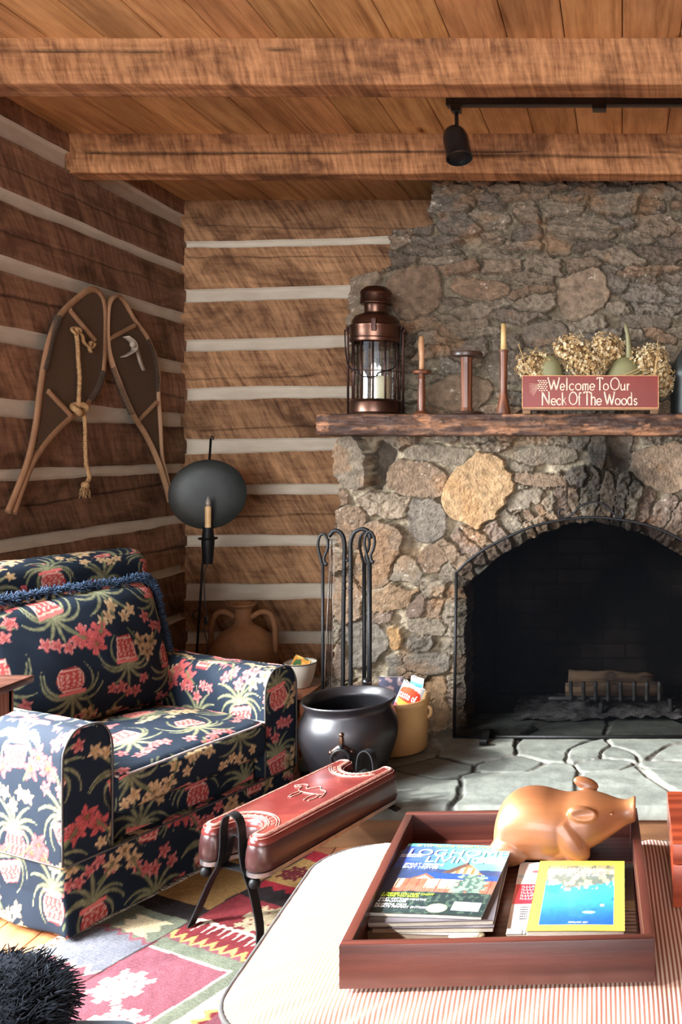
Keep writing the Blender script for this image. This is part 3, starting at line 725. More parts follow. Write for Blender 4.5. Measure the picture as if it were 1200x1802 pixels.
# ---------------------------------------------------------------- floral fabric painter
def blend(C, m, col):
    m = np.clip(m, 0, 1)[:, None]; return C*(1-m)+np.asarray(col)*m
def floral(U, V, seed=0, flip=0.5, cell=(.165, .205), sc_=1.0, bg=(.0045, .0085, .0155)):
    """upholstery print: red vases and urns with trailing leaves, tan and red blooms on near-black navy"""
    n = len(U); C = np.tile(np.array(bg, float), (n, 1))
    cw, ch = cell[0]*sc_, cell[1]*sc_
    for layer in (0, 1):
        ox, oy = (0, 0) if layer == 0 else (cw*.5, ch*.5)
        u = U+ox+seed*.71; v = V+oy+seed*.37
        ci = np.floor(u/cw).astype(int); v = v+(ci % 2)*ch*.25; cj = np.floor(v/ch).astype(int)
        h = [_hash(ci, cj, 300+seed*13+layer*50+k) for k in range(9)]
        a = ((u/cw-ci)-.5)*cw/sc_; b = ((v/ch-cj)-.5)*ch/sc_
        fl = np.where(h[0] < flip, -1., 1.); b = b*fl; a = a*np.where(h[1] < .5, -1, 1)
        ang = (h[2]-.5)*.5; a, b = a*np.cos(ang)-b*np.sin(ang), a*np.sin(ang)+b*np.cos(ang)
        nz = fbm(U*160, V*160, 2, seed+5)
        if layer == 1:
            # loose blooms between the vases
            R = .026+.008*h[3]; keep = h[4] < .62
            for q in range(3):
                da, db = (q-1)*.030*(h[5]+.4), (h[6]-.5)*.03+((q % 2)-.5)*.026
                r = np.hypot(a-da, b-db); th = np.arctan2(b-db, a-da)
                pet = R*(.72+.22*np.cos(5*th+h[7]*6+q)+.08*np.cos(11*th))
                m = smooth(0, .0025, pet-r)*keep
                red = h[3] > .55
                c = np.where(red[:, None], rgb(.27, .050, .048), rgb(.30, .20, .11))
                st_ = (.55+.75*np.clip(r/R, 0, 1)+.28*np.cos(th*14+r*300))[:, None]
                C = C*(1-m[:, None])+c*st_*m[:, None]
                m2 = smooth(0, .002, .006-r)*keep; C = blend(C, m2, (.10, .06, .02))
            for s_ in (-1, 1):
                rr = np.hypot((a-s_*.042)*1.0, (b+.03)*1.); lf = smooth(0, .002, .0045-np.abs((a-s_*.042)+s_*(b+.03)*.8)*1.)*smooth(0, .003, .03-rr)*keep
                C = blend(C, lf, (.075, .085, .04))
            continue
        # leaves fan from the rim
        x0, y0 = 0., -.028
        r = np.hypot(a-x0, b-y0); th = np.arctan2(a-x0, b-y0)
        for k in range(9):
            t0 = (k-4)*.30+(h[3]-.5)*.2; Lk = .070+.038*vnoise(h[4]*9+k, h[5]*9, 3)
            curve = (k-4)*.9*(r/.08)**1.5*.42*(.5+vnoise(h[2]*9+k, h[5]*3, 6))
            dth = th-t0-curve; wv = .0052*np.sin(PI*np.clip(r/Lk, 0, 1))**.7+.001
            m = smooth(0, .0018, wv-np.abs(dth)*r)*(r < Lk)
            lc = .65+.7*vnoise(r*110+k, h[6]*5, 4)
            C = C*(1-m[:, None])+np.array([.085, .085, .048])*lc[:, None]*m[:, None]*(1+.8*np.exp(-(dth*r/.0015)**2))[:, None]
        # blooms on top
        for k in range(5):
            fa = (k-2)*.026+(h[4]-.5)*.01; fb = .045+.016*np.cos(k*1.9+h[5]*6)+(.01 if k % 2 else 0)
            R = .0165+.007*vnoise(h[6]*9+k, h[7]*7, 2)
            rr = np.hypot(a-fa, b-fb); tt = np.arctan2(b-fb, a-fa)
            pet = R*(.76+.2*np.cos(5*tt+k+h[7]*6)+.06*np.cos(9*tt))
            m = smooth(0, .0022, pet-rr)
            red = (h[6] > .52); c = np.where(red[:, None], rgb(.26, .042, .042), rgb(.29, .18, .085))
            hi = np.where(red[:, None], rgb(.62, .28, .25), rgb(.62, .46, .28))
            f = (.5+.5*np.cos(tt*11+rr*420))*np.clip(rr/R, 0, 1)
            cc = c*(1-f[:, None])+hi*f[:, None]
            C = C*(1-m[:, None])+cc*m[:, None]*(.8+.3*nz)[:, None]
        # vase: tapering pot, round urn, or footed bowl
        by = b+.062
        wpot = .026+.010*np.clip((by+.034)/.068, 0, 1); wurn = .036*np.sqrt(np.clip(1-((by)/.038)**2, 0, 1))+.0
        wbowl = .041*np.clip((by+.030)/.05, 0, 1)**.35
        wsel = np.where(h[8] < .36, wpot, np.where(h[8] < .7, wurn, wbowl)); hh = np.where(h[8] < .7, .034, .024)
        m = smooth(0, .0018, wsel-np.abs(a))*smooth(0, .0018, hh-np.abs(by))
        red = np.array([.24, .032, .030]); crm = np.array([.44, .29, .23])
        pat = (np.sin(a*420+np.sin(by*260)*1.6)*np.sin(by*330+h[5]*6) > .18)*(np.abs(by) < hh*.62)*(np.abs(a) < wsel*.82)
        ed = (np.abs(np.abs(by)-hh*.78) < .0022) | (np.abs(np.abs(a)-wsel*.9) < .0014)
        c = red*(1-pat[:, None]*.55)+crm*(pat[:, None]*.55); c = c*(1-ed[:, None]*.75)+crm*(ed[:, None]*.75)
        C = C*(1-m[:, None])+c*m[:, None]
        rim = smooth(0, .0015, .005-np.abs(by-hh))*smooth(0, .002, wsel*0+.036-np.abs(a)); C = blend(C, rim, (.42, .10, .09))
    return C
def fab(name, h, r, c, parent, res=.0045, bulge=(0, 0, 0), rot=0, flip=.5, fn=None, seed=0, lump=.003, cell=(.165, .205), turn=0):
    V, Q, UV, FI, T = rbox(h, r, res, bulge, lump, seed)
    U_, V_ = UV[:, 0].copy(), UV[:, 1].copy()
    m = FI >= 4
    if turn: U_[m], V_[m] = UV[m, 1], -UV[m, 0]
    C = np.zeros((len(V), 3))
    for f in range(6):
        k = FI == f
        if k.any(): C[k] = floral(U_[k], V_[k], seed+f, flip, cell, 1.2)
    if fn is not None: V = fn(V, T)
    V = V+np.array(c)
    return npmesh(name, V, Q, m_fabric, parent, True, C)
TH = math.radians(-23)
AW = .362
arm = thing('armchair', 'black floral upholstered armchair with a sunlit seat, in front of the log walls', 'armchair', (-1.348, 2.810, 0), TH)
def lean(k, base):
    def f(V, T):
        V = V.copy(); V[:, 0] -= k*np.clip(V[:, 2]+base, 0, 9); return V
    return f
fab('base', (.340, .290, .135), .02, (-.385, 0, .185), arm, .0045, (.006, 0, 0), flip=0., seed=3)
def skirtfn(V, T):
    V = V.copy(); a = np.clip(-T[:, 2], 0, 1)
    V[:, 0] += a*(.018*np.sign(T[:, 0])+.006*np.sin(V[:, 1]*26)*(np.abs(T[:, 0]) > .9)); V[:, 1] += a*(.012*np.sign(T[:, 1])+.006*np.sin(V[:, 0]*24)*(np.abs(T[:, 1]) > .9)); return V
fab('skirt', (.368, .430, .095), .012, (-.372, 0, .112), arm, .0045, fn=skirtfn, flip=0., seed=8)
sk = bmesh.new(); tube(sk, [(-.74, -.432, .206), (-.4, -.434, .206), (-.02, -.434, .206), (.0, -.426, .206), (.001, -.2, .204), (.001, .2, .204), (.0, .426, .206), (-.02, .434, .206), (-.4, .434, .206), (-.74, .432, .206)], .0032, 6, 0)
bmobj('skirt_piping', sk, m_piping, arm)
def armfn(V, T):
    V = V.copy(); f = np.clip((V[:, 2]-.115)/.075, 0, 1)
    V[:, 1] *= np.sqrt(1-.80*f*f)
    V[:, 2] += .018*np.clip(T[:, 2], 0, 1)*smooth(-.2, 1, -T[:, 0]); return V
for s_ in (-1, 1):
    fab('arm', (.375, .074, .190), .014, (-.375, s_*AW, .386), arm, .0045, (0, .004, 0), fn=armfn, flip=.3 if s_ < 0 else 0., seed=11 if s_ < 0 else 24)
    pp = bmesh.new(); y_ = s_*AW
    P = [(-.004, y_-.0735, .21), (-.004, y_-.0745, .4), (-.004, y_-.0735, .50), (-.004, y_-.067, .530), (-.004, y_-.052, .557), (-.004, y_-.033, .573), (-.004, y_, .577), (-.004, y_+.033, .573), (-.004, y_+.052, .557), (-.004, y_+.067, .530), (-.004, y_+.0735, .50), (-.004, y_+.0745, .4), (-.004, y_+.0735, .21)]
    tube(pp, P, .0032, 6, 5); bmobj('arm_piping', pp, m_piping, arm)
def seatfn(V, T):
    V = V.copy(); V[:, 2] += .010*np.clip(T[:, 2], 0, 1)*np.sin(V[:, 0]*9+1)*.6; return V
seat = fab('seat_cushion', (.310, .286, .062), .03, (-.292, 0, .352), arm, .0042, (.010, 0, .030), fn=seatfn, flip=1., seed=31, turn=1, lump=.006)
pp = bmesh.new()
for z_ in (.404,):
    tube(pp, [(-.55, -.278, z_), (-.04, -.278, z_), (-.008, -.272, z_), (.006, -.255, z_), (.011, -.2, z_), (.016, 0, z_+.004), (.011, .2, z_), (.006, .255, z_), (-.008, .272, z_), (-.04, .278, z_), (-.55, .278, z_)], .0036, 6, 6)
o = bmobj('seat_piping', pp, simple('piping_highlight', (.35, .30, .28), (.2, .16, .15), .7, 0, 50, .1), seat)  # pale colour paints the bright edge highlight onto the seat piping
fab('backrest', (.080, .395, .335), .065, (-.715, .0, .635), arm, .005, (.02, 0, .0), fn=lean(.08, .2), flip=0., seed=41)
# fringed back cushion
def pillfn(V, T):
    V = V.copy(); e = (1-T[:, 1]**2)*(1-T[:, 2]**2)
    V[:, 0] = V[:, 0]*(.35+.75*np.clip(e, 0, 1)**.4); V[:, 0] -= .30*(V[:, 2]+.22); V[:, 2] += .012*np.sin(V[:, 1]*7+1)*np.clip(T[:, 2], 0, 1); return V
pil = thing('throw_pillow', 'floral back pillow with a navy fringe, leaning upright in the armchair', 'pillow', (0, 0, 0))
def toroot(root, world_root):
    root.location = world_root.location; root.rotation_euler = world_root.rotation_euler
toroot(pil, arm)
fab('pillow_cover', (.085, .325, .215), .05, (-.505, .010, .635), pil, .0042, (.03, 0, .0), fn=pillfn, flip=.95, seed=52, lump=.008)
def fringe(bm, path, n, ln, out, jit, r=.0016, seed=1, segs=3, droop=.5):
    rd = random.Random(seed); P = catmull(path, 12); m = len(P)-1
    for k in range(n):
        t = rd.random()*m; i = int(t); p = P[i].lerp(P[min(i+1, m)], t-i)
        d = Vector(out(p))+Vector((rd.gauss(0, jit), rd.gauss(0, jit), rd.gauss(0, jit))); d.normalize()
        l = ln*rd.uniform(.6, 1.15); q = p+d*l*.6; q2 = q+(d+Vector((rd.gauss(0, .5), rd.gauss(0, .5), -droop))).normalized()*l*.5
        tube(bm, [p, q, q2], [r, r*1.1, r*.5], segs)
bm = bmesh.new()
def xl(z): return -.505-.30*(z-.635+.22)
path = [(xl(.45)+.01, -.335, .46), (xl(.65), -.345, .65), (xl(.82), -.335, .835), (xl(.85), -.15, .850), (xl(.85), .05, .853), (xl(.85), .2, .848), (xl(.84), .325, .845), (xl(.7), .345, .68), (xl(.5), .338, .50)]
fringe(bm, path, 4200, .032, lambda p: (.5, (p.y/.33)**5*1.0, .9 if p.z > .8 else .1), .55, .0024, 7)
bmobj('fringe', bm, m_navyfringe, pil)
for s_ in ((-.05, -.39), (-.05, .39), (-.70, -.38), (-.70, .38)):
    boxobj('foot', (s_[0]-.025, s_[0]+.025, s_[1]-.022, s_[1]+.022, .0, .03), m_turned, arm)
# ---------------------------------------------------------------- foreground pillow on a pale chair arm
fg = thing('fringed_pillow', 'dark fluffy fringed pillow at the lower left corner, nearest the camera', 'pillow', (-1.10, 1.43, .345), math.radians(25))
def pf(V, T):
    V = V.copy(); e = np.clip((1-T[:, 1]**2)*(1-T[:, 0]**2), 0, 1); V[:, 2] *= .3+.8*e**.4; V[:, 2] += .0; return V
m_blackwool = simple('black_wool', (.006, .007, .010), (.014, .018, .026), .95, 0, 60, .2, 0, .1)
V, Q, UV, FI, T = rbox((.17, .17, .06), .04, .008); npmesh('pillow_body', pf(V, T)+np.array([-.03, 0, .052]), Q, m_blackwool, fg)
bm = bmesh.new(); ring = [(.155*math.cos(a)*1.1-.03, .155*math.sin(a)*1.1, .055) for a in [k*PI/8 for k in range(17)]]
fringe(bm, ring, 3800, .055, lambda p: ((p.x+.03)*6, p.y*6, .55), .5, .0019, 9, droop=.6)
rd = random.Random(4)
for k in range(6500):
    a = rd.uniform(0, 2*PI); r_ = .16*math.sqrt(rd.random()); p = Vector((r_*math.cos(a)-.03, r_*math.sin(a), .085*(1-(r_/.3)**2)))
    d = Vector((rd.gauss(0, .6)+p.x*2, rd.gauss(0, .6), 1)).normalized(); tube(bm, [p, p+d*.03, p+d*.05+Vector((rd.gauss(0, .01), rd.gauss(0, .01), -.006))], [.002, .002, .0008], 3)
bmobj('fringe', bm, m_blackwool, fg)
fs = thing('footstool', 'blue-grey upholstered stool edge under the dark fluffy pillow, bottom left corner', 'footstool', (-1.05, 1.40, 0))
m_bg = simple('blue_grey_cloth', (.10, .14, .18), (.07, .10, .14), .85, 0, 60, .2)
V, Q, UV, FI, T = rbox((.20, .20, .07), .04, .01); npmesh('seat', V+np.array([0, 0, .262]), Q, m_bg, fs)
for a in (-1, 1):
    for b in (-1, 1): boxobj('leg', (a*.16-.02, a*.16+.02, b*.16-.02, b*.16+.02, 0, .20), m_turned, fs)
# ---------------------------------------------------------------- rug
ca, sa = math.cos(math.radians(-24.5)), math.sin(math.radians(-24.5))
r0 = np.array([-1.277, 2.397])
gs = np.arange(-.23, 1.75, .0042); gt = np.arange(-1.0, .62, .0042)
SS, TT = np.meshgrid(gs, gt, indexing='ij'); s, t = SS.ravel(), TT.ravel()
WX = r0[0]+ca*SS-sa*TT; WY = r0[1]+sa*SS+ca*TT
crm = np.array(srgb(198, 184, 164)); red = np.array(srgb(98, 36, 40)); mag = np.array(srgb(104, 60, 68)); grn = np.array(srgb(88, 92, 78)); yel = np.array(srgb(170, 132, 80)); blu = np.array(srgb(88, 88, 94)); blk = np.array(srgb(34, 28, 28)); tan = np.array(srgb(150, 136, 110))
def zig(x, p): return np.abs(((x/p) % 1)-.5)*2
def snow(s, t, cs, ct, R):
    a = (s-cs)/R; b = (t-ct)/R; a = np.round(a*9)/9; b = np.round(b*9)/9
    r = np.maximum(np.abs(a), np.abs(b))
    arms = (np.abs(a) < .13) | (np.abs(b) < .13) | (np.abs(np.abs(a)-np.abs(b)) < .14)
    hook = ((np.abs(np.abs(a)-.62) < .13) & (np.abs(b) < .42)) | ((np.abs(np.abs(b)-.62) < .13) & (np.abs(a) < .42))
    return (arms | hook) & (r < 1) & (np.abs(a)+np.abs(b) < 1.5)
s2 = s+fbm(s*20, t*20, 2, 400)*.004; t2 = t+fbm(s*20+9, t*20, 2, 401)*.004
C = np.tile(red, (len(s), 1))
def setc(m, c):
    C[m] = c
# far field
setc(t2 > .33, np.array(srgb(120, 30, 38)))
setc((t2 > .30) & (t2 < .36+.02*zig(s2, .05)), blk); setc((t2 >= .40) & (t2 < .56), yel*.55)
setc(snow(s2, t2, .05, .47, .05), red*.6)
for cs in (.30, .62, .94, 1.26): setc(snow(s2, t2, cs-.12, .225, .075), tan)
setc((t2 > .10) & (t2 < .158) & (zig(s2, .055) > .30) & (zig(s2, .055) < .30+.45*(t2-.095)/.06), crm)
setc((t2 > .145) & (t2 < .155), crm*.8)
zz = zig(s2, .038)*.034; setc((t2 > .045) & (t2 < .055+zz), yel); setc((t2 > .045) & (t2 < .047+zz*.5), mag)
# inner block with green border
inner = (t2 <= .045) & (s2 > -.0) & (s2 < .345)
setc(inner, grn); setc((t2 <= -.002) & (s2 > .0) & (s2 < .295), mag)
setc((np.abs(t2+.002) < .0035) & (s2 > 0) & (s2 < .30), crm); setc((np.abs(s2-.295) < .0035) & (t2 < 0), crm); setc((np.abs(s2-.345) < .003) & (t2 < .045), crm)
for cs, ct in ((.10, -.16), (.22, -.27), (.10, -.42), (.22, -.55)): setc(snow(s2, t2, cs, ct, .072), crm)
ob = (s2 > .348) & (t2 < .045)
setc(ob, red); setc(ob & (s2 < .348+.045+.02*zig(t2, .04)), yel*.9); setc(ob & (s2 < .348+.02+.03*zig(t2, .04)), crm*.9)
setc(ob & (s2 > .41) & (s2 < .45), mag); setc(ob & (s2 > .45) & (s2 < .50), grn)
# left strip
L = s2 < -.006
setc(L, blu); setc(L & (t2 > .0+.02*zig(s2, .05)), grn*.9); setc(L & (t2 > .02) & (t2 < .10) & (np.abs(s2+.11) < .075-.03*zig(t2, .04)), tan)
setc(L & (np.abs(t2-.0-.02*zig(s2, .05)) < .006), mag); setc(L & (t2 > .13), blk); setc(L & (t2 > .20), yel*.5)
setc(L & (t2 < -.16+.03*zig(s2, .06)), mag*.9); setc(L & (t2 < -.16) & snow(s2, t2, -.11, -.24, .06), crm); setc(L & (t2 < -.34), grn)
setc(L & (np.abs(t2+.16-.03*zig(s2, .06)) < .007), crm); setc(np.abs(s2+.006) < .0035, blk*1.6)
C *= (1+.18*np.sin(t*2*PI/.007)*.35+.22*fbm(s*70, t*70, 3, 405)*.6)[:, None]
Zr = .006+fbm(s*60, t*60, 3, 407)*.0016+fbm(s*4, t*4, 2, 409)*.001
V = np.stack([WX.ravel(), WY.ravel(), Zr], 1); idx = np.arange(SS.size).reshape(SS.shape)
ok = (WX < 1.0) & ((WY < 2.965))
fq = ok[:-1, :-1] & ok[1:, :-1] & ok[1:, 1:] & ok[:-1, 1:]
Q = np.stack([idx[:-1, :-1], idx[1:, :-1], idx[1:, 1:], idx[:-1, 1:]], -1)[fq]
used = np.unique(Q); rm = -np.ones(len(V), int); rm[used] = np.arange(len(used))
rug = thing('kilim_rug', 'red and green patterned wool kilim rug on the plank floor under the stools', 'rug', (r0[0], r0[1], 0))
o = npmesh('woven_field', V[used], rm[Q], m_rug, None, True, C[used]); under(o, rug)
bm = bmesh.new(); rd = random.Random(8)
for k in range(330):
    t_ = -1.0+k*.0046; s_ = -.23
    p = Vector((r0[0]+ca*s_-sa*t_, r0[1]+sa*s_+ca*t_, .005)); d = Vector((-ca+rd.gauss(0, .25), -sa+rd.gauss(0, .35), 0)).normalized()
    tube(bm, [p, p+d*.02, p+d*.045+Vector((0, rd.gauss(0, .006), -.0015))], [.0017, .0016, .0012], 4)
o = bmobj('rug_fringe', bm, m_cloth); under(o, rug)
# ---------------------------------------------------------------- side table at the left edge
st_ = thing('side_table', 'dark wooden side table corner at the left edge, before the armchair', 'table', (-1.70, 1.88, 0))
def sb(name, b, m=m_turned, bev=.003): return boxobj(name, b, m, st_, bev)
m_tabletop = wood('dark_table_top', srgb(50, 30, 24), srgb(96, 62, 50), 0, .22, .5, 8)
sb('tabletop', (-.27, .265, -.28, .285, .778, .796), m_tabletop, .005)
for b in ((-.24, .235, -.255, -.235, .715, .779), (-.24, .235, .235, .255, .715, .779), (.215, .235, -.25, .25, .715, .779), (-.24, -.22, -.25, .25, .715, .779)): sb('apron', b)
for a in (-.222, -.03):
    for b in (-.225, .225): sb('leg', (a-.02, a+.02, b-.02, b+.02, 0, .779))
# ---------------------------------------------------------------- saddle footstool
BA = math.atan2(.92, .39)
ben = thing('saddle_stool', 'low red tooled-leather saddle stool with black iron strap legs', 'stool', (-.975, 2.735, 0), BA)
Lb, Wb, NR = .305, .128, .058
def outline(n=26):
    P = []
    def arc(cx, cy, r, a0, a1, k): 
        for j in range(k+1):
            a = a0+(a1-a0)*j/k; P.append((cx+r*math.cos(a), cy+r*math.sin(a)))
    rc = .040
    arc(Lb-rc, Wb-rc, rc, PI/2, 0, 8); 
    lp = .030
    # right end: notch opening in the middle
    arc(Lb-lp, NR+lp-.006, lp, 0, -PI/2*1.0, 6); arc(Lb-lp-.012, 0, NR-.006, PI/2*.98, 3*PI/2*1.006, 18); arc(Lb-lp, -NR-lp+.006, lp, PI/2, 0, 6)
    arc(Lb-rc, -Wb+rc, rc, 0, -PI/2, 8)
    for j in range(1, 20): P.append((Lb-rc-(2*(Lb-rc))*j/20, -Wb))
    arc(-Lb+rc, -Wb+rc, rc, -PI/2, -PI, 8); arc(-Lb+lp, -NR-lp+.006, lp, PI, PI/2, 6)
    arc(-Lb+lp+.012, 0, NR-.006, -PI/2*.98, PI/2*.98, 18); arc(-Lb+lp, NR+lp-.006, lp, -PI/2, -PI, 6)
    arc(-Lb+rc, Wb-rc, rc, PI, PI/2, 8)
    for j in range(1, 20): P.append((-Lb+rc+(2*(Lb-rc))*j/20, Wb))
    out = []
    for p in P:
        if not out or math.hypot(p[0]-out[-1][0], p[1]-out[-1][1]) > .0015: out.append(p)
    return out[::-1]
OL = outline()
def inset(P, d):
    n = len(P); out = []
    for i in range(n):
        a, b = Vector(P[i-2]), Vector(P[(i+2) % n]); t = (b-a).normalized(); nn = Vector((-t.y, t.x)); out.append((P[i][0]+nn.x*d, P[i][1]+nn.y*d))
    return out
area = sum(OL[i-1][0]*OL[i][1]-OL[i][0]*OL[i-1][1] for i in range(len(OL)))
if area < 0: OL = OL[::-1]
def cushion(prof, mat, name, topz=None):
    """prof: (inset, z) rings from bottom to top, then filled"""
    bm = bmesh.new(); rings = []
    for d, z in prof: rings.append([bm.verts.new((p[0], p[1], z+.008*(p[0]/Lb)**2*0)) for p in inset(OL, d)])
    n = len(OL)
    for A, B in zip(rings, rings[1:]):
        for k in range(n): bm.faces.new((A[k], A[(k+1) % n], B[(k+1) % n], B[k]))
    for R in (rings[0], rings[-1]):
        es = [bm.edges.get((R[k], R[(k+1) % n])) for k in range(n)]
        bmesh.ops.triangle_fill(bm, use_beauty=True, edges=es)
    return bmobj(name, bm, mat, ben, True, 50)
cushion([(.012, .186), (.004, .188), (-.002, .196), (-.003, .215), (-.001, .240), (.003, .258), (.008, .266)], m_leatherdark, 'cushion_side')
top = cushion([(.003, .262), (.004, .268), (.008, .276), (.013, .2815), (.019, .2845), (.026, .2858)], m_leather, 'seat')
cushion([(.010, .176), (.000, .176), (.000, .188), (.010, .188)], m_pewter, 'base_band')
tb = bmesh.new()
def ringtube(d, z, r, amp=0):
    P = inset(OL, d); tube(tb, [(p[0]+amp*math.sin(k*2.2)*0, p[1], z+amp*math.sin(k*1.7)) for k, p in enumerate(P)], r, 5, 0, True)
ringtube(.0095, .2788, .0011); ringtube(.0165, .2840, .0012); ringtube(.0262, .2863, .0012)
P = inset(OL, .0215); P2 = catmull([(p[0], p[1], .2858) for p in P], 3, True)
for ph in (0, PI): tube(tb, [(p.x+.003*math.cos(k*1.1+ph), p.y+.003*math.sin(k*1.1+ph), .2858+.0008*math.cos(k*1.1*2)) for k, p in enumerate(P2)], .0011, 4, 0, True)
for sx_ in (-1, 1):
    for rr in (.085, .105, .112):
        tube(tb, [(sx_*(Lb-.034)-sx_*rr*math.cos(a), rr*math.sin(a), .2866) for a in np.linspace(-1.05, 1.05, 24)], .0013, 5)
    for k in range(9):
        a = -.9+k*.225; c_ = Vector((sx_*(Lb-.034)-sx_*.095*math.cos(a), .095*math.sin(a), .2864))
        tube(tb, [c_+Vector((.005*math.cos(q), .005*math.sin(q), 0)) for q in np.linspace(0, 2*PI, 8)], .001, 4)
# tooled camel-like figure in the middle: walking beast with rider's blanket
fig = [[(-.075, .030), (-.060, .045), (-.040, .040), (-.030, .020), (-.012, .030), (.004, .048), (.022, .030), (.045, .026), (.058, .008), (.050, -.004)],
       [(-.075, .030), (-.082, .024), (-.070, .018), (-.055, .026), (-.046, .006), (-.030, -.006), (.010, -.008), (.050, -.004)],
       [(-.030, -.006), (-.038, -.03), (-.030, -.055)], [(-.020, -.007), (-.018, -.032), (-.024, -.055)], [(.034, -.008), (.028, -.03), (.034, -.056)], [(.050, -.004), (.056, -.028), (.050, -.056)], [(.058, .008), (.068, -.012), (.066, -.022)]]
for f in fig: tube(tb, [(b*1.0+.01, -a*.95, .2872) for a, b in f], .0016, 5, 4)
bmobj('tooled_border', tb, m_tooling, top)
axv = (1, 0, 0)
for s_ in (-1, 1):
    xe = s_*(Lb-.020)
    lb_ = bmesh.new()
    zf, fo = (.0025, 1) if s_ < 0 else (HZ+.006, .1)
    ribbon(lb_, [(xe+s_*.03*fo, -.128, zf), (xe+s_*.014*fo, -.112, zf+.05*fo), (xe+s_*.004, -.078, max(.13, zf+.02)), (xe, -.046, .185), (xe, -.036, .235), (xe, -.034, .285), (xe, -.024, .318), (xe, 0, .331),
                 (xe, .024, .318), (xe, .034, .285), (xe, .036, .235), (xe, .046, .185), (xe+s_*.004, .078, max(.13, zf+.02)), (xe+s_*.014*fo, .112, zf+.05*fo), (xe+s_*.03*fo, .128, zf)], axv, .026, .0045, 6)
    bmobj('leg', lb_, m_iron, ben, True, 50)
    l2 = bmesh.new(); x2 = xe-s_*.018
    ribbon(l2, [(x2, -.060, .160), (x2, -.036, .205), (x2, -.026, .245), (x2, -.014, .262), (x2, 0, .268), (x2, .014, .262), (x2, .026, .245), (x2, .036, .205), (x2, .060, .160)], axv, .022, .004, 6)
    ribbon(l2, [(x2, -.11, .172), (x2, 0, .172), (x2, .11, .172)], axv, .03, .004, 2)
    bmobj('inner_strap', l2, m_iron, ben, True, 50)
    for y_ in (-.090, .090):
        fb = bmesh.new(); ico(fb, (xe+s_*.010, y_, .158), .0155, sub=3); tube(fb, [(xe+s_*.010, y_, .17), (xe+s_*.010, y_, .182)], .008, 10)
        bmobj('ball_finial', fb, m_iron, ben)
# ---------------------------------------------------------------- iron cauldron
pot = thing('cauldron', 'round black iron cauldron on the hearth beside the armchair', 'pot', (-.998, 3.235, HZ+.004))
prof = [(0, .006), (.06, .0), (.105, .004), (.128, .03), (.150, .08), (.170, .14), (.176, .180), (.172, .215), (.160, .245), (.152, .262), (.154, .275), (.164, .290), (.167, .294), (.165, .299), (.160, .297),
        (.150, .284), (.144, .268), (.150, .25), (.162, .215), (.164, .18), (.158, .14), (.138, .08), (.115, .03), (.09, .015), (0, .012)]
m_pot = simple('hammered_iron', (.012, .013, .017), (.020, .016, .016), .40, .35, 6, .35, .1, bs=14)
latheobj('vessel', sprof(prof, 4), m_pot, pot, 72, angle=60)
a0 = math.atan2(-1, .16); hb = bmesh.new()
cp = Vector((math.cos(a0), math.sin(a0), 0)); tp = Vector((-cp.y, cp.x, 0))
for q in range(3):
    an = PI/2+q*2*PI/3; pz = Vector((cp.x*.172, cp.y*.172, .175))
    e = pz+tp*math.cos(an)*.040+Vector((0, 0, math.sin(an)*.040))
    tube(hb, [pz, (pz+e)/2, e], [.011, .010, .006], 10, 3, flat=(1, 1)); ico(hb, e, .009, sub=2)
bmobj('escutcheon', hb, simple('worn_bronze', (.10, .05, .03), (.05, .03, .025), .3, .9, 20, .2), pot)
rgp = bmesh.new(); c_ = cp*.195+Vector((0, 0, .142)); tube(rgp, [c_+tp*.030*math.cos(a)+Vector((0, 0, .030*math.sin(a)))+cp*.008*math.sin(a) for a in np.linspace(0, 2*PI, 24, endpoint=False)], .0055, 8, 0, True)
tube(rgp, [cp*.17+Vector((0, 0, .176)), cp*.204+Vector((0, 0, .176))], .010, 8)
bmobj('ring_handle', rgp, m_iron, pot)
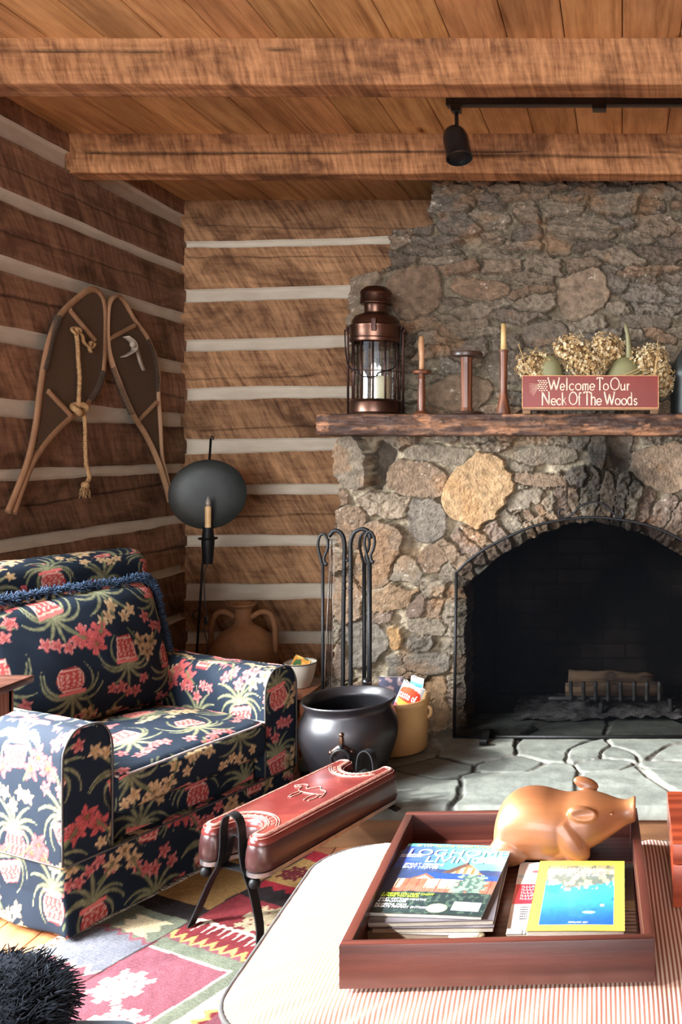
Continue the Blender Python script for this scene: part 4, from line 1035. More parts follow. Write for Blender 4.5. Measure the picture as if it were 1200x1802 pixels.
# ---------------------------------------------------------------- stoneware crock and what it holds
cx_, cy_ = -.905, 3.575
ck = thing('stoneware_crock', 'cream stoneware crock holding rolled magazines beside the cauldron', 'crock', (cx_, cy_, HZ+.004))
latheobj('vessel', [(0, .004), (.112, .0), (.117, .006), (.121, .10), (.123, .178), (.128, .186), (.129, .200), (.126, .207), (.118, .206), (.114, .196), (.112, .10), (.108, .02), (0, .015)], m_crock, ck, 64)
for s_ in (-1, 1): tubeobj('lug_handle', [(s_*.118, 0, .168), (s_*.131, 0, .16), (s_*.131, 0, .135), (s_*.118, 0, .125)], .008, m_crock, ck, segs=8, sub=4)
def rolled(name, label, x, y, h, w, turn_, tilt, cfun, loc, th=.012, group=None, curl=.9):
    nu, nv = 46, 56; u = np.linspace(-.5, .5, nu); v = np.linspace(0, 1, nv); U, W = np.meshgrid(u, v, indexing='ij')
    R = w/(2*curl) if curl else 1e3; A = U*2*curl
    X = R*np.sin(A); Y = R*(1-np.cos(A)); Zz = W*h
    off = []
    C = cfun(U.ravel()+.5, W.ravel())
    P1 = np.stack([X, Y, Zz], -1).reshape(-1, 3); R2 = R-th; P2 = np.stack([R2*np.sin(A), th+R2*(1-np.cos(A)), Zz], -1).reshape(-1, 3)
    idx = np.arange(U.size).reshape(U.shape); q = np.stack([idx[:-1, :-1], idx[1:, :-1], idx[1:, 1:], idx[:-1, 1:]], -1).reshape(-1, 4)
    n = U.size; Q = [q, q[:, ::-1]+n]; ed = []
    for line in (idx[0, :], idx[-1, ::-1], idx[::-1, 0], idx[:, -1]): ed.append(np.stack([line[1:], line[:-1], line[:-1]+n, line[1:]+n], 1))
    Q.append(np.concatenate(ed)); V = np.concatenate([P1, P2]); Cc = np.concatenate([C, np.tile([.62, .58, .54], (n, 1))])
    M = Matrix.Translation(loc) @ Matrix.Rotation(turn_, 4, 'Z') @ Matrix.Rotation(tilt, 4, 'Y')
    V = V @ np.array(M.to_3x3()).T
    t = thing(name, label, 'magazine', loc, 0, group)
    o = npmesh('cover', V, np.concatenate(Q), m_cover, t, True, Cc)
    return t, M
def c_taste(u, v):
    C = np.tile(np.array([.75, .75, .75]), (len(u), 1))
    m = (((u-.5)/.46)**2+((v-.82)/.15)**2) < 1; C[m] = (.72, .05, .02); m = (((u-.5)/.42)**2+((v-.70)/.10)**2 < 1) & (v < .73); C[m] = (.55, .30, .05)
    m = v < .64; C[m] = np.array([.25, .05, .07]); n_ = vnoise(u*9, v*26, 3); C[m & (n_ > .5)] = (.35, .32, .33); C[m & (n_ > .78)] = (.6, .5, .3); return C
def c_dark(u, v):
    C = np.tile(np.array([.06, .06, .09]), (len(u), 1)); n_ = vnoise(u*6, v*18, 5); C[n_ > .6] = (.3, .2, .2); C[n_ > .85] = (.5, .5, .5); return C
def c_blue(u, v):
    C = np.tile(np.array([.10, .35, .65]), (len(u), 1)); n_ = vnoise(u*6, v*14, 8); C[n_ > .65] = (.6, .6, .62); C[v > .94] = (.7, .7, .7); return C
tt, Mt = rolled('rolled_magazine', 'rolled magazine with a red oval title, foremost in the crock', 0, 0, .265, .115, math.radians(-8), math.radians(24), c_taste, (cx_-.030, cy_-.060, HZ+.030), curl=1.0)
rolled('rolled_magazine', 'dark-covered magazine leaning behind the red-titled one in the crock', 0, 0, .25, .10, math.radians(6), math.radians(2), c_dark, (cx_-.045, cy_+.030, HZ+.03), .01, None, .4)
rolled('rolled_magazine', 'blue-covered magazine standing at the right in the crock', 0, 0, .262, .07, math.radians(-30), math.radians(9), c_blue, (cx_+.040, cy_+.010, HZ+.03), .012, None, .5)
R_ = .115/2
T1 = Matrix.Translation((0, -.0015, .222)) @ Matrix.Rotation(PI/2, 4, 'X')
text('taste of', .072, .030, Matrix(Mt.to_3x3().to_4x4()) @ T1, m_ink_white, tt, 'title', .001)
bl = thing('poker_handle_tool', 'black knobbed tool handle leaning in the crock between cauldron and magazines', 'tool', (cx_-.072, cy_-.05, HZ+.02))
bl.name = 'hand_tool'
bm = bmesh.new(); tube(bm, [(0, 0, 0), (-.012, -.01, .14), (-.022, -.018, .20), (-.032, -.022, .262)], [.009, .011, .014, .016], 12, 4); ico(bm, (-.034, -.023, .268), .0175, sub=3); bmobj('handle', bm, m_blackpaint, bl)
# ---------------------------------------------------------------- small stool, bowl, jug
sl = thing('plank_stool', 'small dark plank stool holding the white bowl, behind the armchair arm', 'stool', (-1.42, 3.78, 0))
for nm, b in (('seat', (-.15, .13, -.12, .12, .315, .343)), ('leg', (-.14, -.10, -.10, .10, 0, .316)), ('leg', (.08, .12, -.10, .10, 0, .316)), ('stretcher', (-.10, .08, -.015, .015, .12, .16))): boxobj(nm, b, m_turned, sl)
bw = thing('enamel_bowl', 'white enamel bowl with a dark rim on the dark plank stool', 'bowl', (-1.365, 3.76, .3435))
latheobj('vessel', sprof([(0, .003), (.034, 0), (.042, .012), (.056, .05), (.066, .102), (.067, .104), (.064, .102), (.052, .05), (.036, .014), (0, .010)], 3), m_white, bw, 48)
tubeobj('rim', [(.0665*math.cos(a), .0665*math.sin(a), .104) for a in np.linspace(0, 2*PI, 36, endpoint=False)], .0022, m_ink_black, bw, segs=6, closed=True)
pk = thing('seed_packet', 'small green and orange printed packet standing in the enamel bowl', 'packet', (-1.372, 3.758, .362))
def c_pk(u, v):
    C = np.tile(np.array([.05, .12, .04]), (len(u), 1)); n_ = vnoise(u*5, v*5, 3); C[(n_ > .5) & (v > .45)] = (.55, .22, .04); C[(n_ > .8)] = (.6, .4, .1); C[np.abs(v-.35-u*.3) < .05] = (.5, .5, .5); return C
V, Q, UV, FI, T = rbox((.036, .004, .052), .002, .003); C = c_pk(T[:, 0]*.5+.5, T[:, 2]*.5+.5)
V = V @ np.array(Matrix.Rotation(math.radians(24), 3, 'Y')).T; npmesh('packet_body', V+np.array([0, 0, .058]), Q, m_cover, pk, True, C)
jg = thing('terracotta_jug', 'weathered terracotta amphora with two handles in the log corner', 'jug', (-1.83, 4.28, 0))
k_ = 1.0
latheobj('vessel', sprof([(0, .004), (.07, 0), (.085, .02), (.115, .12), (.148, .24), (.160, .33), (.150, .40), (.105, .465), (.050, .505), (.041, .53), (.038, .565), (.043, .585), (.058, .598), (.060, .606), (.052, .606), (.036, .59), (.030, .56), (.03, .5), (0, .45)], 4), m_terra, jg, 56)
for s_ in (-1, 1):
    hb = bmesh.new(); tube(hb, [(s_*.038, 0, .540), (s_*.085, 0, .566), (s_*.130, 0, .556), (s_*.152, 0, .50), (s_*.156, 0, .42), (s_*.152, 0, .37)], [.014, .0135, .0135, .0135, .0135, .016], 10, 5); bmobj('handle', hb, m_terra, jg)
# ---------------------------------------------------------------- candle floor lamp with reflector
fl = thing('reflector_floor_lamp', 'black iron floor lamp with a round tin reflector and candle bulb', 'lamp', (-2.015, 4.13, 0))
def W(v): return Vector(v)-Vector((-2.015, 4.13, 0))
SD = 4.13
top_, bot_ = px(371, 772, SD), px(347, 1138, SD); dirn = (top_-bot_).normalized(); base_ = bot_-dirn*(bot_.z-.02)/dirn.z
bm = bmesh.new(); tube(bm, [W(base_), W(top_)], .0055, 8); tube(bm, [W(top_), W(top_)+Vector((.004, 0, .012)), W(top_)+Vector((.012, 0, .006)), W(top_)+Vector((.010, 0, -.006))], .003, 6, 4)
bmobj('pole', bm, m_iron, fl)
for q in range(3):
    a = q*2*PI/3+.5; b = bmesh.new(); r_ = .16 if q != 1 else .13
    tube(b, [W(base_)+Vector((0, 0, .10)), W(base_)+Vector((.07*math.cos(a), .07*math.sin(a), .09)), W(base_)+Vector((r_*math.cos(a), r_*math.sin(a), -.013))], .006, 8, 6); bmobj('leg', b, m_iron, fl)
dc = px(367, 870, SD-.03); db = bmesh.new()
lathe(db, [(0, -.012), (.06, -.0115), (.12, -.006), (.160, .004), (.170, .012), (.1725, .014), (.171, .016), (.158, .008), (.12, -.003), (.06, -.0085), (0, -.009)], 64)
Md = Matrix.Translation(W(dc)) @ Matrix.Rotation(math.radians(8), 4, 'Z') @ Matrix.Rotation(PI/2-.12, 4, 'X') @ Matrix.Diagonal((1, .93, 1, 1))
for v in db.verts: v.co = Md @ v.co
bmobj('reflector', db, m_darkmetal, fl, True, 50)
cc = px(366, 962, SD-.085); sc0 = SD/F
bm = bmesh.new(); lathe(bm, [(0, -.078), (.020, -.078), (.024, -.03), (.027, .0), (.028, .022), (.027, .030), (.022, .088), (.016, .088), (0, .085)], 24, W(cc)); bmobj('candle_cup', bm, m_iron, fl, True, 40)
bm = bmesh.new(); lathe(bm, [(0, .034), (.038, .033), (.043, .039), (.041, .042), (.0, .038)], 28, W(cc)); bmobj('drip_pan', bm, m_iron, fl, True, 40)
bm = bmesh.new(); lathe(bm, [(.0135, .08), (.0135, .182), (.010, .186), (0, .186)], 20, W(cc)); cs_ = bmobj('candle_sleeve', bm, m_candle, fl, True, 40)
bm = bmesh.new(); lathe(bm, sprof([(.006, .184), (.011, .195), (.010, .208), (.004, .222), (0, .232)], 4), 16, W(cc)); bmobj('candle_bulb', bm, simple('clear_bulb', (.35, .33, .3), (.3, .28, .25), .15, 0, 10, 0, .5), fl)
bm = bmesh.new(); tube(bm, [W(cc)+Vector((0, 0, -.07)), W(cc)+Vector((0, .045, -.05)), W(px(362, 930, SD))], .005, 8, 3); bmobj('bracket', bm, m_iron, fl)
bm = bmesh.new(); rc_ = W(px(349, 1082, SD)); tube(bm, [rc_+Vector((.022*math.cos(a), -.008, .022*math.sin(a))) for a in np.linspace(0, 2*PI, 24, endpoint=False)], .0025, 6, 0, True); bmobj('ring', bm, m_iron, fl)
bm = bmesh.new(); tube(bm, [W(px(*p, SD-.03)) for p in ((366, 990), (360, 1010), (360, 1050), (363, 1085), (360, 1110), (365, 1140), (358, 1180))]+[W((-1.93, 4.06, .02))], .0025, 6, 5); cd = bmobj('cord', bm, m_ink_black, fl)
w_ = W(px(363, 1092, SD-.03)); boxobj('cord_switch', (w_.x-.009, w_.x+.009, w_.y-.006, w_.y+.006, w_.z-.018, w_.z+.018), m_blackpaint, cd)
# ---------------------------------------------------------------- fireplace tools
FT = 3.57
fx_ = (608-CX)*FT/F
ts = thing('fire_tool_stand', 'black wrought iron fire-tool stand with two cane-shaped hooks, behind the cauldron', 'fire tool stand', (fx_, FT, HZ+.004))
def Wt(x, y, dd=0.): return px(x, y, FT+dd)-Vector((fx_, FT, HZ+.004))
latheobj('base', [(0, 0), (.085, 0), (.088, .006), (.06, .014), (.02, .02), (0, .022)], m_iron, ts, 32)
for s_, xs in ((-1, ((603, 1250), (604, 1100), (606, 985), (606, 955), (600, 938), (588, 934), (579, 944))), (1, ((617, 1250), (617, 1100), (617, 985), (617, 955), (624, 937), (638, 931), (649, 936), (652, 948)))):
    bm = bmesh.new(); P = [Wt(x, y) for x, y in xs]; P[0].z = .012; tube(bm, P, [.0085]*len(P), 10, 6)
    for k in range(4): lathe(bm, [(.0085, -.004), (.0115, 0), (.0085, .004)], 12, Wt(605.5 if s_ < 0 else 617, 1000+k*12)) 
    bmobj('post', bm, m_iron, ts)
bm = bmesh.new(); c1 = Wt(611, 986); tube(bm, [c1+Vector((-.012, 0, 0)), c1+Vector((.012, 0, 0))], .006, 8); bmobj('collar', bm, m_iron, ts)
def looptool(label, x, y0, y1, dd, shaft, name, cat, end=None):
    x0, z0 = px(x, y0, FT+dd).x, px(x, y0, FT+dd).z
    t = thing(name, label, cat, (x0, FT+dd, HZ+.03)); zb_ = HZ+.03
    Z = lambda y: px(x, y, FT+dd).z-zb_
    bm = bmesh.new(); w = .019
    tube(bm, [(0, 0, Z(y0+58)), (-w*.5, 0, Z(y0+42)), (-w*1.0, 0, Z(y0+20)), (-w*.6, 0, Z(y0+3)), (w*.3, 0, Z(y0)), (w*1.05, 0, Z(y0+12)), (w*.9, 0, Z(y0+28)), (w*.25, 0, Z(y0+42)), (w*.7, -.004, Z(y0+54)), (w*.9, -.006, Z(y0+50))], .0058, 8, 5)
    bmobj('loop_handle', bm, m_iron, t)
    bm = bmesh.new(); tube(bm, [(0, 0, Z(y0+52)), (0, 0, .05)], shaft, 10); bmobj('shaft', bm, m_iron, t)
    if end: end(t)
    return t
def e_shovel(t):
    bm = bmesh.new(); V, Q, UV, FI, T = rbox((.05, .004, .07), .003, .01)
    bm.free(); V[:, 1] += -.012*(V[:, 0]/.05)**2; npmesh('blade', V+np.array([0, 0, .06]), Q, m_iron, t)
def e_brush(t):
    bm = bmesh.new(); lathe(bm, [(0, 0), (.020, 0), (.018, .05), (.010, .07), (0, .07)], 16); bmobj('bristles', bm, m_ink_black, t)
def e_poker(t):
    bm = bmesh.new(); tube(bm, [(0, 0, .06), (0, 0, .0), ], [.006, .002], 8); tube(bm, [(0, 0, .05), (.018, 0, .04), (.03, 0, .055)], .004, 8, 3); bmobj('hook', bm, m_iron, t)
looptool('fire poker with a loop handle, hanging leftmost beside the log wall', 568, 940, 1215, -.045, .0062, 'fire_poker', 'fire tool', e_poker)
looptool('black fire shovel hanging from the right hook of the tool stand', 650, 936, 1215, -.040, .0095, 'fire_shovel', 'fire tool', e_shovel)
looptool('hearth brush hanging behind the shovel on the tool stand, its handle slightly left', 641, 938, 1215, .045, .0085, 'hearth_brush', 'fire tool', e_brush)
m_wire = simple('bright_wire', (.5, .46, .42), (.16, .14, .12), .3, .9, 16, .1)
for k, (xa, xb_, c_) in enumerate(((581, 571, 0), (584, 578, 1), (587, 584, 0), (579, 574, 1))):
    bm = bmesh.new(); tube(bm, [px(xa, 948, FT-.02+k*.01), px(xa-1+k, 1000, FT-.02+k*.01), px((xa+xb_)/2+2*c_, 1080, FT-.02+k*.01), px(xb_+c_*3, 1200, FT-.02+k*.01), px(xb_+c_*3, 1262, FT-.02+k*.01)], .0016 if k else .0022, 5, 5)
    o = bmobj('fire_skewer', bm, m_wire if k in (0, 2) else m_iron)
    tag(o, 'thin wire skewers hanging with the poker on the left of the tool stand', 'skewer', 'thin wire skewers on the tool stand')
# ---------------------------------------------------------------- spark screen
YS = 3.70; SS_ = YS/F
sx0 = (1042-CX)*SS_
scr = thing('fireplace_screen', 'arched black mesh spark screen with a scrolled handle before the firebox', 'fireplace screen', (sx0, YS, HZ+.004))
def Ws(x, y): return px(x, y, YS)-Vector((sx0, YS, HZ+.004))
ap = [(803, 1008), (822, 989), (850, 968), (885, 949), (930, 929), (976, 917), (1042, 910)]
arc = [Ws(x, y) for x, y in ap]; arc = arc+[Vector((-v.x, v.y, v.z)) for v in arc[-2::-1]]
lo = Ws(798, 1297).z
arcS = catmull(arc, 6)
fr = bmesh.new(); tube(fr, arcS, .0058, 8); tube(fr, [(arcS[0].x, 0, arcS[0].z), (-.577, 0, lo)], .0065, 8); tube(fr, [(arcS[-1].x, 0, arcS[-1].z), (.577, 0, lo)], .0065, 8); tube(fr, [(-.577, 0, lo), (.577, 0, lo)], .008, 8)
bmobj('frame', fr, m_iron, scr)
ms = bmesh.new(); vs = [ms.verts.new((v.x, 0.0, v.z)) for v in arcS]+[ms.verts.new((.575, 0, lo)), ms.verts.new((-.575, 0, lo))]; ms.faces.new(vs); bmobj('mesh_panel', ms, m_mesh, scr, False)
hd = bmesh.new(); tube(hd, [Ws(x, y)+Vector((0, -.012, 0)) for x, y in ((993, 896), (985, 897), (984, 906), (993, 911), (1006, 906), (1022, 890), (1042, 883), (1062, 887), (1080, 903), (1090, 910), (1097, 905), (1095, 895), (1088, 896))], .0045, 8, 6); bmobj('scroll_handle', hd, m_iron, scr)
for s_, fxp in ((-1, -.44), (1, .44)):
    ft = bmesh.new(); ribbon(ft, [(fxp, .10, .003), (fxp, .0, .03), (fxp, -.05, .012), (fxp, -.075, .004), (fxp, -.10, .006), (fxp, -.105, .022), (fxp, -.09, .022)], (1, 0, 0), .03, .005, 5); bmobj('foot', ft, m_iron, scr, True, 50)
# grate, logs, ash
YG = 4.10; gxc = (1082-CX)*YG/F
gr = thing('fire_grate', 'black iron log grate with upright bars inside the firebox', 'fire grate', (gxc, YG, HZ))
def Wg(x, y, dd=0): return px(x, y, YG+dd)-Vector((gxc, YG, HZ))
m_grate = simple('ashy_iron', (.10, .095, .09), (.05, .047, .045), .7, .3, 30, .3)
for x_ in (1005, 1027, 1048, 1070, 1092, 1116, 1138, 1160):
    b = bmesh.new(); p = Wg(x_, 1230, -.10); tube(b, [p+Vector((0, .30, .0)), p+Vector((0, 0, -.0)), p+Vector((0, -.02, .02)), p+Vector((0, -.03, .085))], .009, 6, 3); bmobj('bar', b, m_grate, gr)
b = bmesh.new(); tube(b, [Wg(965, 1229, -.1), Wg(1165, 1229, -.1)], .008, 8); tube(b, [Wg(975, 1229, .1), Wg(1165, 1229, .1)], .008, 8); bmobj('cross_rail', b, m_grate, gr)
for x_ in (1058, 1178):
    for dd in (-.1, .1):
        b = bmesh.new(); p = Wg(x_, 1229, dd); tube(b, [p, Vector((p.x+(.012 if x_ > 1100 else 0), p.y, .0))], .011, 8); bmobj('leg', b, m_grate, gr)
for k, (a, b_, r_, lab) in enumerate((((995, 1215), (1165, 1212), .036, 'charred split log lying frontmost on the grate'), ((1000, 1190), (1150, 1196), .034, 'charred split log stacked behind the front log on the grate'))):
    p, q = px(*a, YG-.03+k*.11), px(*b_, YG-.03+k*.11); c_ = (p+q)/2; t = thing('fire_log', lab, 'log', c_)
    b = bmesh.new(); P = [p.lerp(q, j/10)-c_+Vector((0, random.Random(j).gauss(0, .003), random.Random(j+9).gauss(0, .003))) for j in range(11)]; tube(b, P, [r_*random.Random(j*3).uniform(.9, 1.08) for j in range(11)], 9); bmobj('log_body', b, wood('charred_wood_%s' % ('front' if k == 0 else 'rear'), (.05, .03, .02), (.26, .16, .09), 0, .9, 0, 12), t)
ag = np.arange(-.5, .5, .012); AX, AY = np.meshgrid(ag, np.arange(3.93, 4.36, .012), indexing='ij')
AZ = HZ+.004+np.clip(.045*np.exp(-(((AX-.10)/.28)**2+((AY-4.08)/.16)**2))+fbm(AX*28, AY*28, 4, 501)*.022, 0, 1); idx = np.arange(AX.size).reshape(AX.shape)
Cash = np.tile([.16, .15, .145], (AX.size, 1))*(1+1.1*fbm(AX*30, AY*30, 4, 503)).ravel()[:, None]
o = npmesh('ash_bed', np.stack([AX, AY, AZ], -1).reshape(-1, 3), np.stack([idx[:-1, :-1], idx[1:, :-1], idx[1:, 1:], idx[:-1, 1:]], -1).reshape(-1, 4), vcol('wood_ash', .95, 60, .4, 1., .01), None, True, np.clip(Cash, .02, 1))
tag(o, 'heap of grey wood ash and cinders under the fire grate', 'ash', None, 'stuff')
# ---------------------------------------------------------------- things on the mantel
def mt(name, label, cat, xp, d, group=None): return thing(name, label, cat, ((xp-CX)*d/F, d, MT), 0, group)
DL = 3.745; s1 = DL/F
lan = mt('candle_lantern', 'large aged-copper ship lantern with ribbed glass at the mantel end', 'lantern', 662, DL)
r_ = .105
zz_ = lambda y: EYE+(CY-y)*s1-MT
latheobj('base', [(0, 0), (.108, 0), (.110, .006), (.107, .010), (.107, .048), (.110, .053), (.104, .060), (.098, .064), (0, .064)], m_copper, lan, 64, angle=35)
latheobj('hood', [(.098, zz_(605)), (.108, zz_(603)), (.109, zz_(598)), (.106, zz_(596)), (.107, zz_(580)), (.109, zz_(578)), (.109, zz_(575)), (.102, zz_(572)), (.098, zz_(565)), (.086, zz_(558)), (.066, zz_(554)), (.051, zz_(552)), (.049, zz_(551)), (.049, zz_(540)), (.052, zz_(537)), (.066, zz_(536)), (.068, zz_(534)), (.066, zz_(532)), (.065, zz_(519)), (.068, zz_(517)), (.062, zz_(512)), (.045, zz_(506)), (.020, zz_(504)), (0, zz_(503.5))], m_copper, lan, 64, angle=30)
for k in range(12):
    a = 2*PI*k/12+.1; c_ = (.0655*math.cos(a), .0655*math.sin(a), zz_(526)); bm = bmesh.new(); ico(bm, c_, .003, sub=1); bmobj('vent_hole', bm, m_ink_black, lan)
latheobj('glass_cylinder', [(.092, .062), (.092, zz_(603))], m_glass, lan, 64)
for k in range(12):
    a = 2*PI*k/12+.13; bm = bmesh.new(); x, y = .097*math.cos(a), .097*math.sin(a); tube(bm, [(x, y, .06), (x, y, zz_(600))], .0042, 6); bmobj('upright_bar', bm, m_copper_dark, lan)
tubeobj('guard_ring', [(.101*math.cos(a), .101*math.sin(a), zz_(655)) for a in np.linspace(0, 2*PI, 40, endpoint=False)], .0022, m_copper_dark, lan, segs=6, closed=True)
for s_ in (-1, 1):
    bm = bmesh.new(); x = s_*.116; tube(bm, [(x, -.01, .0), (x, -.01, zz_(590)), (x*.99, -.01, zz_(577))], .0052, 8); tube(bm, [(x+.008*math.cos(a), -.012, zz_(580)+.012*math.sin(a)) for a in np.linspace(0, 2*PI, 14, endpoint=False)], .003, 6, 0, True); bmobj('side_rod', bm, m_copper_dark, lan)
bm = bmesh.new(); hh = [(-.118, zz_(583)), (-.108, zz_(630)), (-.078, zz_(652)), (-.045, zz_(655)), (-.032, zz_(664)), (-.02, zz_(667)), (.03, zz_(667)), (.045, zz_(660)), (.07, zz_(656)), (.098, zz_(648)), (.113, zz_(620)), (.118, zz_(583))]
tube(bm, [(x, -.045-.085*(1-(x/.12)**2), z) for x, z in hh], .0026, 6, 5); bmobj('bail_handle', bm, m_iron, lan)
bm = bmesh.new(); box(bm, .01, .03, -.115, -.10, zz_(588), zz_(566), .002); bmobj('latch', bm, m_copper_dark, lan)
lc = thing('pillar_candle', 'pale pillar candle inside the copper lantern', 'candle', ((672-CX)*s1, DL, MT+.0655))
latheobj('wax', [(0, 0), (.032, 0), (.032, .095), (.029, .098), (.0, .094)], m_candlepale, lc, 32)
tubeobj('wick', [(0, 0, .094), (.001, 0, .104)], .0012, m_ink_black, lc)
# short candleholder with a drip disc
d_ = 3.75; s1 = d_/F; zz_ = lambda y: EYE+(CY-y)*s1-MT
ch = mt('candlestick', 'turned wooden candlestick with a round drip disc, beside the lantern', 'candlestick', 742, d_)
latheobj('stem', sprof([(0, 0), (.030, 0), (.032, .006), (.024, .012), (.016, .016), (.0155, .03), (.017, .06), (.0155, .11), (.014, .150), (.016, .156), (.014, .162), (.012, zz_(650)), (0, zz_(650))], 2), m_turned, ch, 32)
latheobj('drip_disc', [(0, zz_(658)), (.036, zz_(658)), (.040, zz_(656)), (.040, zz_(654)), (.036, zz_(652)), (.012, zz_(652))], m_turned, ch, 36)
cd = thing('taper_candle', 'worn tan candle stub standing in the candlestick beside the lantern', 'candle', ((742-CX)*s1, d_, MT+zz_(652)+.0005))
b = bmesh.new(); tube(b, [(0, 0, 0), (.0005, 0, .06), (-.002, 0, .11), (-.001, 0, zz_(592)-zz_(652))], [.0115, .0115, .0135, .0085], 16, 4); bmobj('wax', b, simple('tan_wax', srgb(196, 152, 112), srgb(168, 124, 86), .5, 0, 20, .1), cd)
b = bmesh.new(); ico(b, (-.0005, -.004, zz_(596)-zz_(652)), .004, sub=1); bmobj('wick', b, m_ink_black, cd)
# spool
sp = mt('wooden_spool', 'wooden thread spool with dark end discs, between the two candlesticks', 'spool', 821, 3.74)
s1 = 3.74/F
def disc(z0, z1, nm): latheobj(nm, [(0, z0), (.060, z0), (.066, z0+.002), (.068, (z0+z1)/2), (.066, z1-.002), (.060, z1), (0, z1)], m_spooldark, sp, 48)
disc(0, .014, 'lower_disc'); disc(zz_(628), zz_(619), 'upper_disc')
b = bmesh.new(); lathe(b, [(0, .013), (.028, .013), (.0245, .03), (.0245, zz_(640)), (.026, zz_(629)), (0, zz_(629))], 10); bmobj('barrel', b, m_turned, sp, False)
# tall candlestick
tc_ = mt('candlestick', 'slim tall turned candlestick with a flared foot, left of the welcome sign', 'candlestick', 886, 3.74)
latheobj('stem', sprof([(0, 0), (.029, 0), (.030, .006), (.0265, .03), (.020, .065), (.017, .085), (.018, .09), (.0155, .10), (.016, .20), (.017, zz_(622)), (.019, zz_(619)), (.018, zz_(616)), (0, zz_(617))], 3), m_turned, tc_, 32)
t2_ = thing('taper_candle', 'pale yellow taper candle in the slim tall candlestick', 'candle', ((886-CX)*s1, 3.74, MT+zz_(617)+.0006))
b = bmesh.new(); tube(b, [(0, 0, 0), (0, 0, zz_(570)-zz_(617))], [.0125, .0105], 20); bmobj('wax', b, simple('yellow_wax', srgb(222, 190, 132), srgb(206, 172, 112), .45, 0, 20, .03), t2_)
tubeobj('wick', [(0, 0, zz_(571)-zz_(617)), (.001, 0, zz_(566)-zz_(617))], .0012, m_ink_black, t2_)
# sign
DS = 3.645; s1 = DS/F; zz_ = lambda y: EYE+(CY-y)*s1-MT
sg = mt('wooden_sign', 'red painted welcome sign on small wooden feet, on the mantel', 'sign', 1039, DS+.01)
W2 = 120*s1
bd = boxobj('board', (-W2, W2, -.011, .011, zz_(718), zz_(661)), m_signred, sg, .003)
bm = bmesh.new()
for b in ((-W2-.0006, W2+.0006, -.0118, .0, zz_(718)-.0008, zz_(717)), (-W2-.0006, W2+.0006, -.0118, .0, zz_(661.8), zz_(661)+.0008), (-W2-.0008, -W2+.0022, -.0118, 0, zz_(718), zz_(661)), (W2-.0022, W2+.0008, -.0118, 0, zz_(718), zz_(661))): box(bm, *b, bev=.0005)
bmobj('worn_edge', bm, simple('worn_edge_wood', srgb(206, 152, 104), srgb(168, 112, 72), .7, 0, 60, .1), sg)
boxobj('ledge', (-W2, W2, -.012, .045, zz_(722), zz_(718.3)), m_signwood, sg, .001)
for s_ in (-1, 1): boxobj('foot', (s_*(W2-.018)-.016, s_*(W2-.018)+.016, -.011, .04, 0, zz_(721.8)), m_signwood, sg, .002)
def sgt(body, x0, x1, y0, y1, th=.0008):
    M = Matrix.Translation((((x0+x1)/2-1039)*s1, -.0113, zz_((y0+y1)/2))) @ Matrix.Rotation(PI/2, 4, 'X')
    return text(body, (x1-x0)*s1, (y1-y0)*s1, M, m_signtext, bd, 'lettering', th)
# drawn serif capitals and small letters, built as thin strokes
GL = {
 'W': ([(0, 1), (.28, 0)], [(.28, 0), (.5, .8)], [(.5, .8), (.72, 0)], [(.72, 0), (1, 1)], [(-.08, 1), (.12, 1)], [(.88, 1), (1.08, 1)], [(.4, .8), (.6, .8)]),
 'T': ([(.5, 0), (.5, 1)], [(.02, .88), (.04, 1), (.96, 1), (.98, .88)], [(.36, 0), (.64, 0)]),
 'O': ([(.5, 0), (.14, .16), (0, .5), (.14, .84), (.5, 1), (.86, .84), (1, .5), (.86, .16), (.5, 0)],),
 'N': ([(.08, 0), (.08, 1)], [(.08, 1), (.9, 0)], [(.9, 0), (.9, 1)], [(-.05, 0), (.2, 0)], [(-.08, 1), (.1, 1)], [(.78, 1), (1.03, 1)]),
 'e': ([(.06, .5), (.92, .5), (.84, .84), (.5, 1), (.12, .78), (.04, .42), (.2, .1), (.55, 0), (.92, .18)],),
 'l': ([(.5, 0), (.5, 1)], [(.2, 0), (.8, 0)], [(.2, .97), (.5, 1)]),
 'c': ([(.9, .8), (.6, 1), (.2, .85), (.04, .48), (.2, .12), (.58, 0), (.92, .2)],),
 'o': ([(.5, 0), (.14, .16), (.03, .5), (.14, .84), (.5, 1), (.86, .84), (.97, .5), (.86, .16), (.5, 0)],),
 'm': ([(.1, 0), (.1, 1)], [(.1, .75), (.3, 1), (.5, .8), (.5, 0)], [(.5, .75), (.72, 1), (.9, .8), (.9, 0)], [(0, 0), (.2, 0)], [(.4, 0), (.6, 0)], [(.8, 0), (1, 0)]),
 'u': ([(.12, 1), (.12, .25), (.4, 0), (.82, .25)], [(.85, 1), (.85, 0), (1, 0)], [(0, 1), (.12, 1)]),
 'r': ([(.2, 0), (.2, 1)], [(.2, .65), (.5, .98), (.85, .9)], [(0, 0), (.45, 0)], [(0, 1), (.2, 1)]),
 'k': ([(.15, 0), (.15, 1)], [(.15, .25), (.8, .62)], [(.35, .38), (.9, 0)], [(0, 0), (.32, 0)], [(0, 1), (.15, 1)]),
 'f': ([(.4, 0), (.4, .85), (.6, 1), (.95, .94)], [(.1, .62), (.8, .62)], [(.2, 0), (.65, 0)]),
 'h': ([(.15, 0), (.15, 1)], [(.15, .45), (.5, .64), (.82, .5), (.82, 0)], [(0, 0), (.3, 0)], [(.68, 0), (.98, 0)], [(0, 1), (.15, 1)]),
 'd': ([(.85, 1), (.85, 0), (1, 0)], [(.85, .5), (.5, .64), (.12, .45), (.1, .2), (.45, 0), (.85, .15)], [(.7, 1), (.85, 1)]),
 's': ([(.85, .82), (.5, 1), (.15, .8), (.3, .55), (.75, .42), (.88, .2), (.5, 0), (.1, .2)],)}
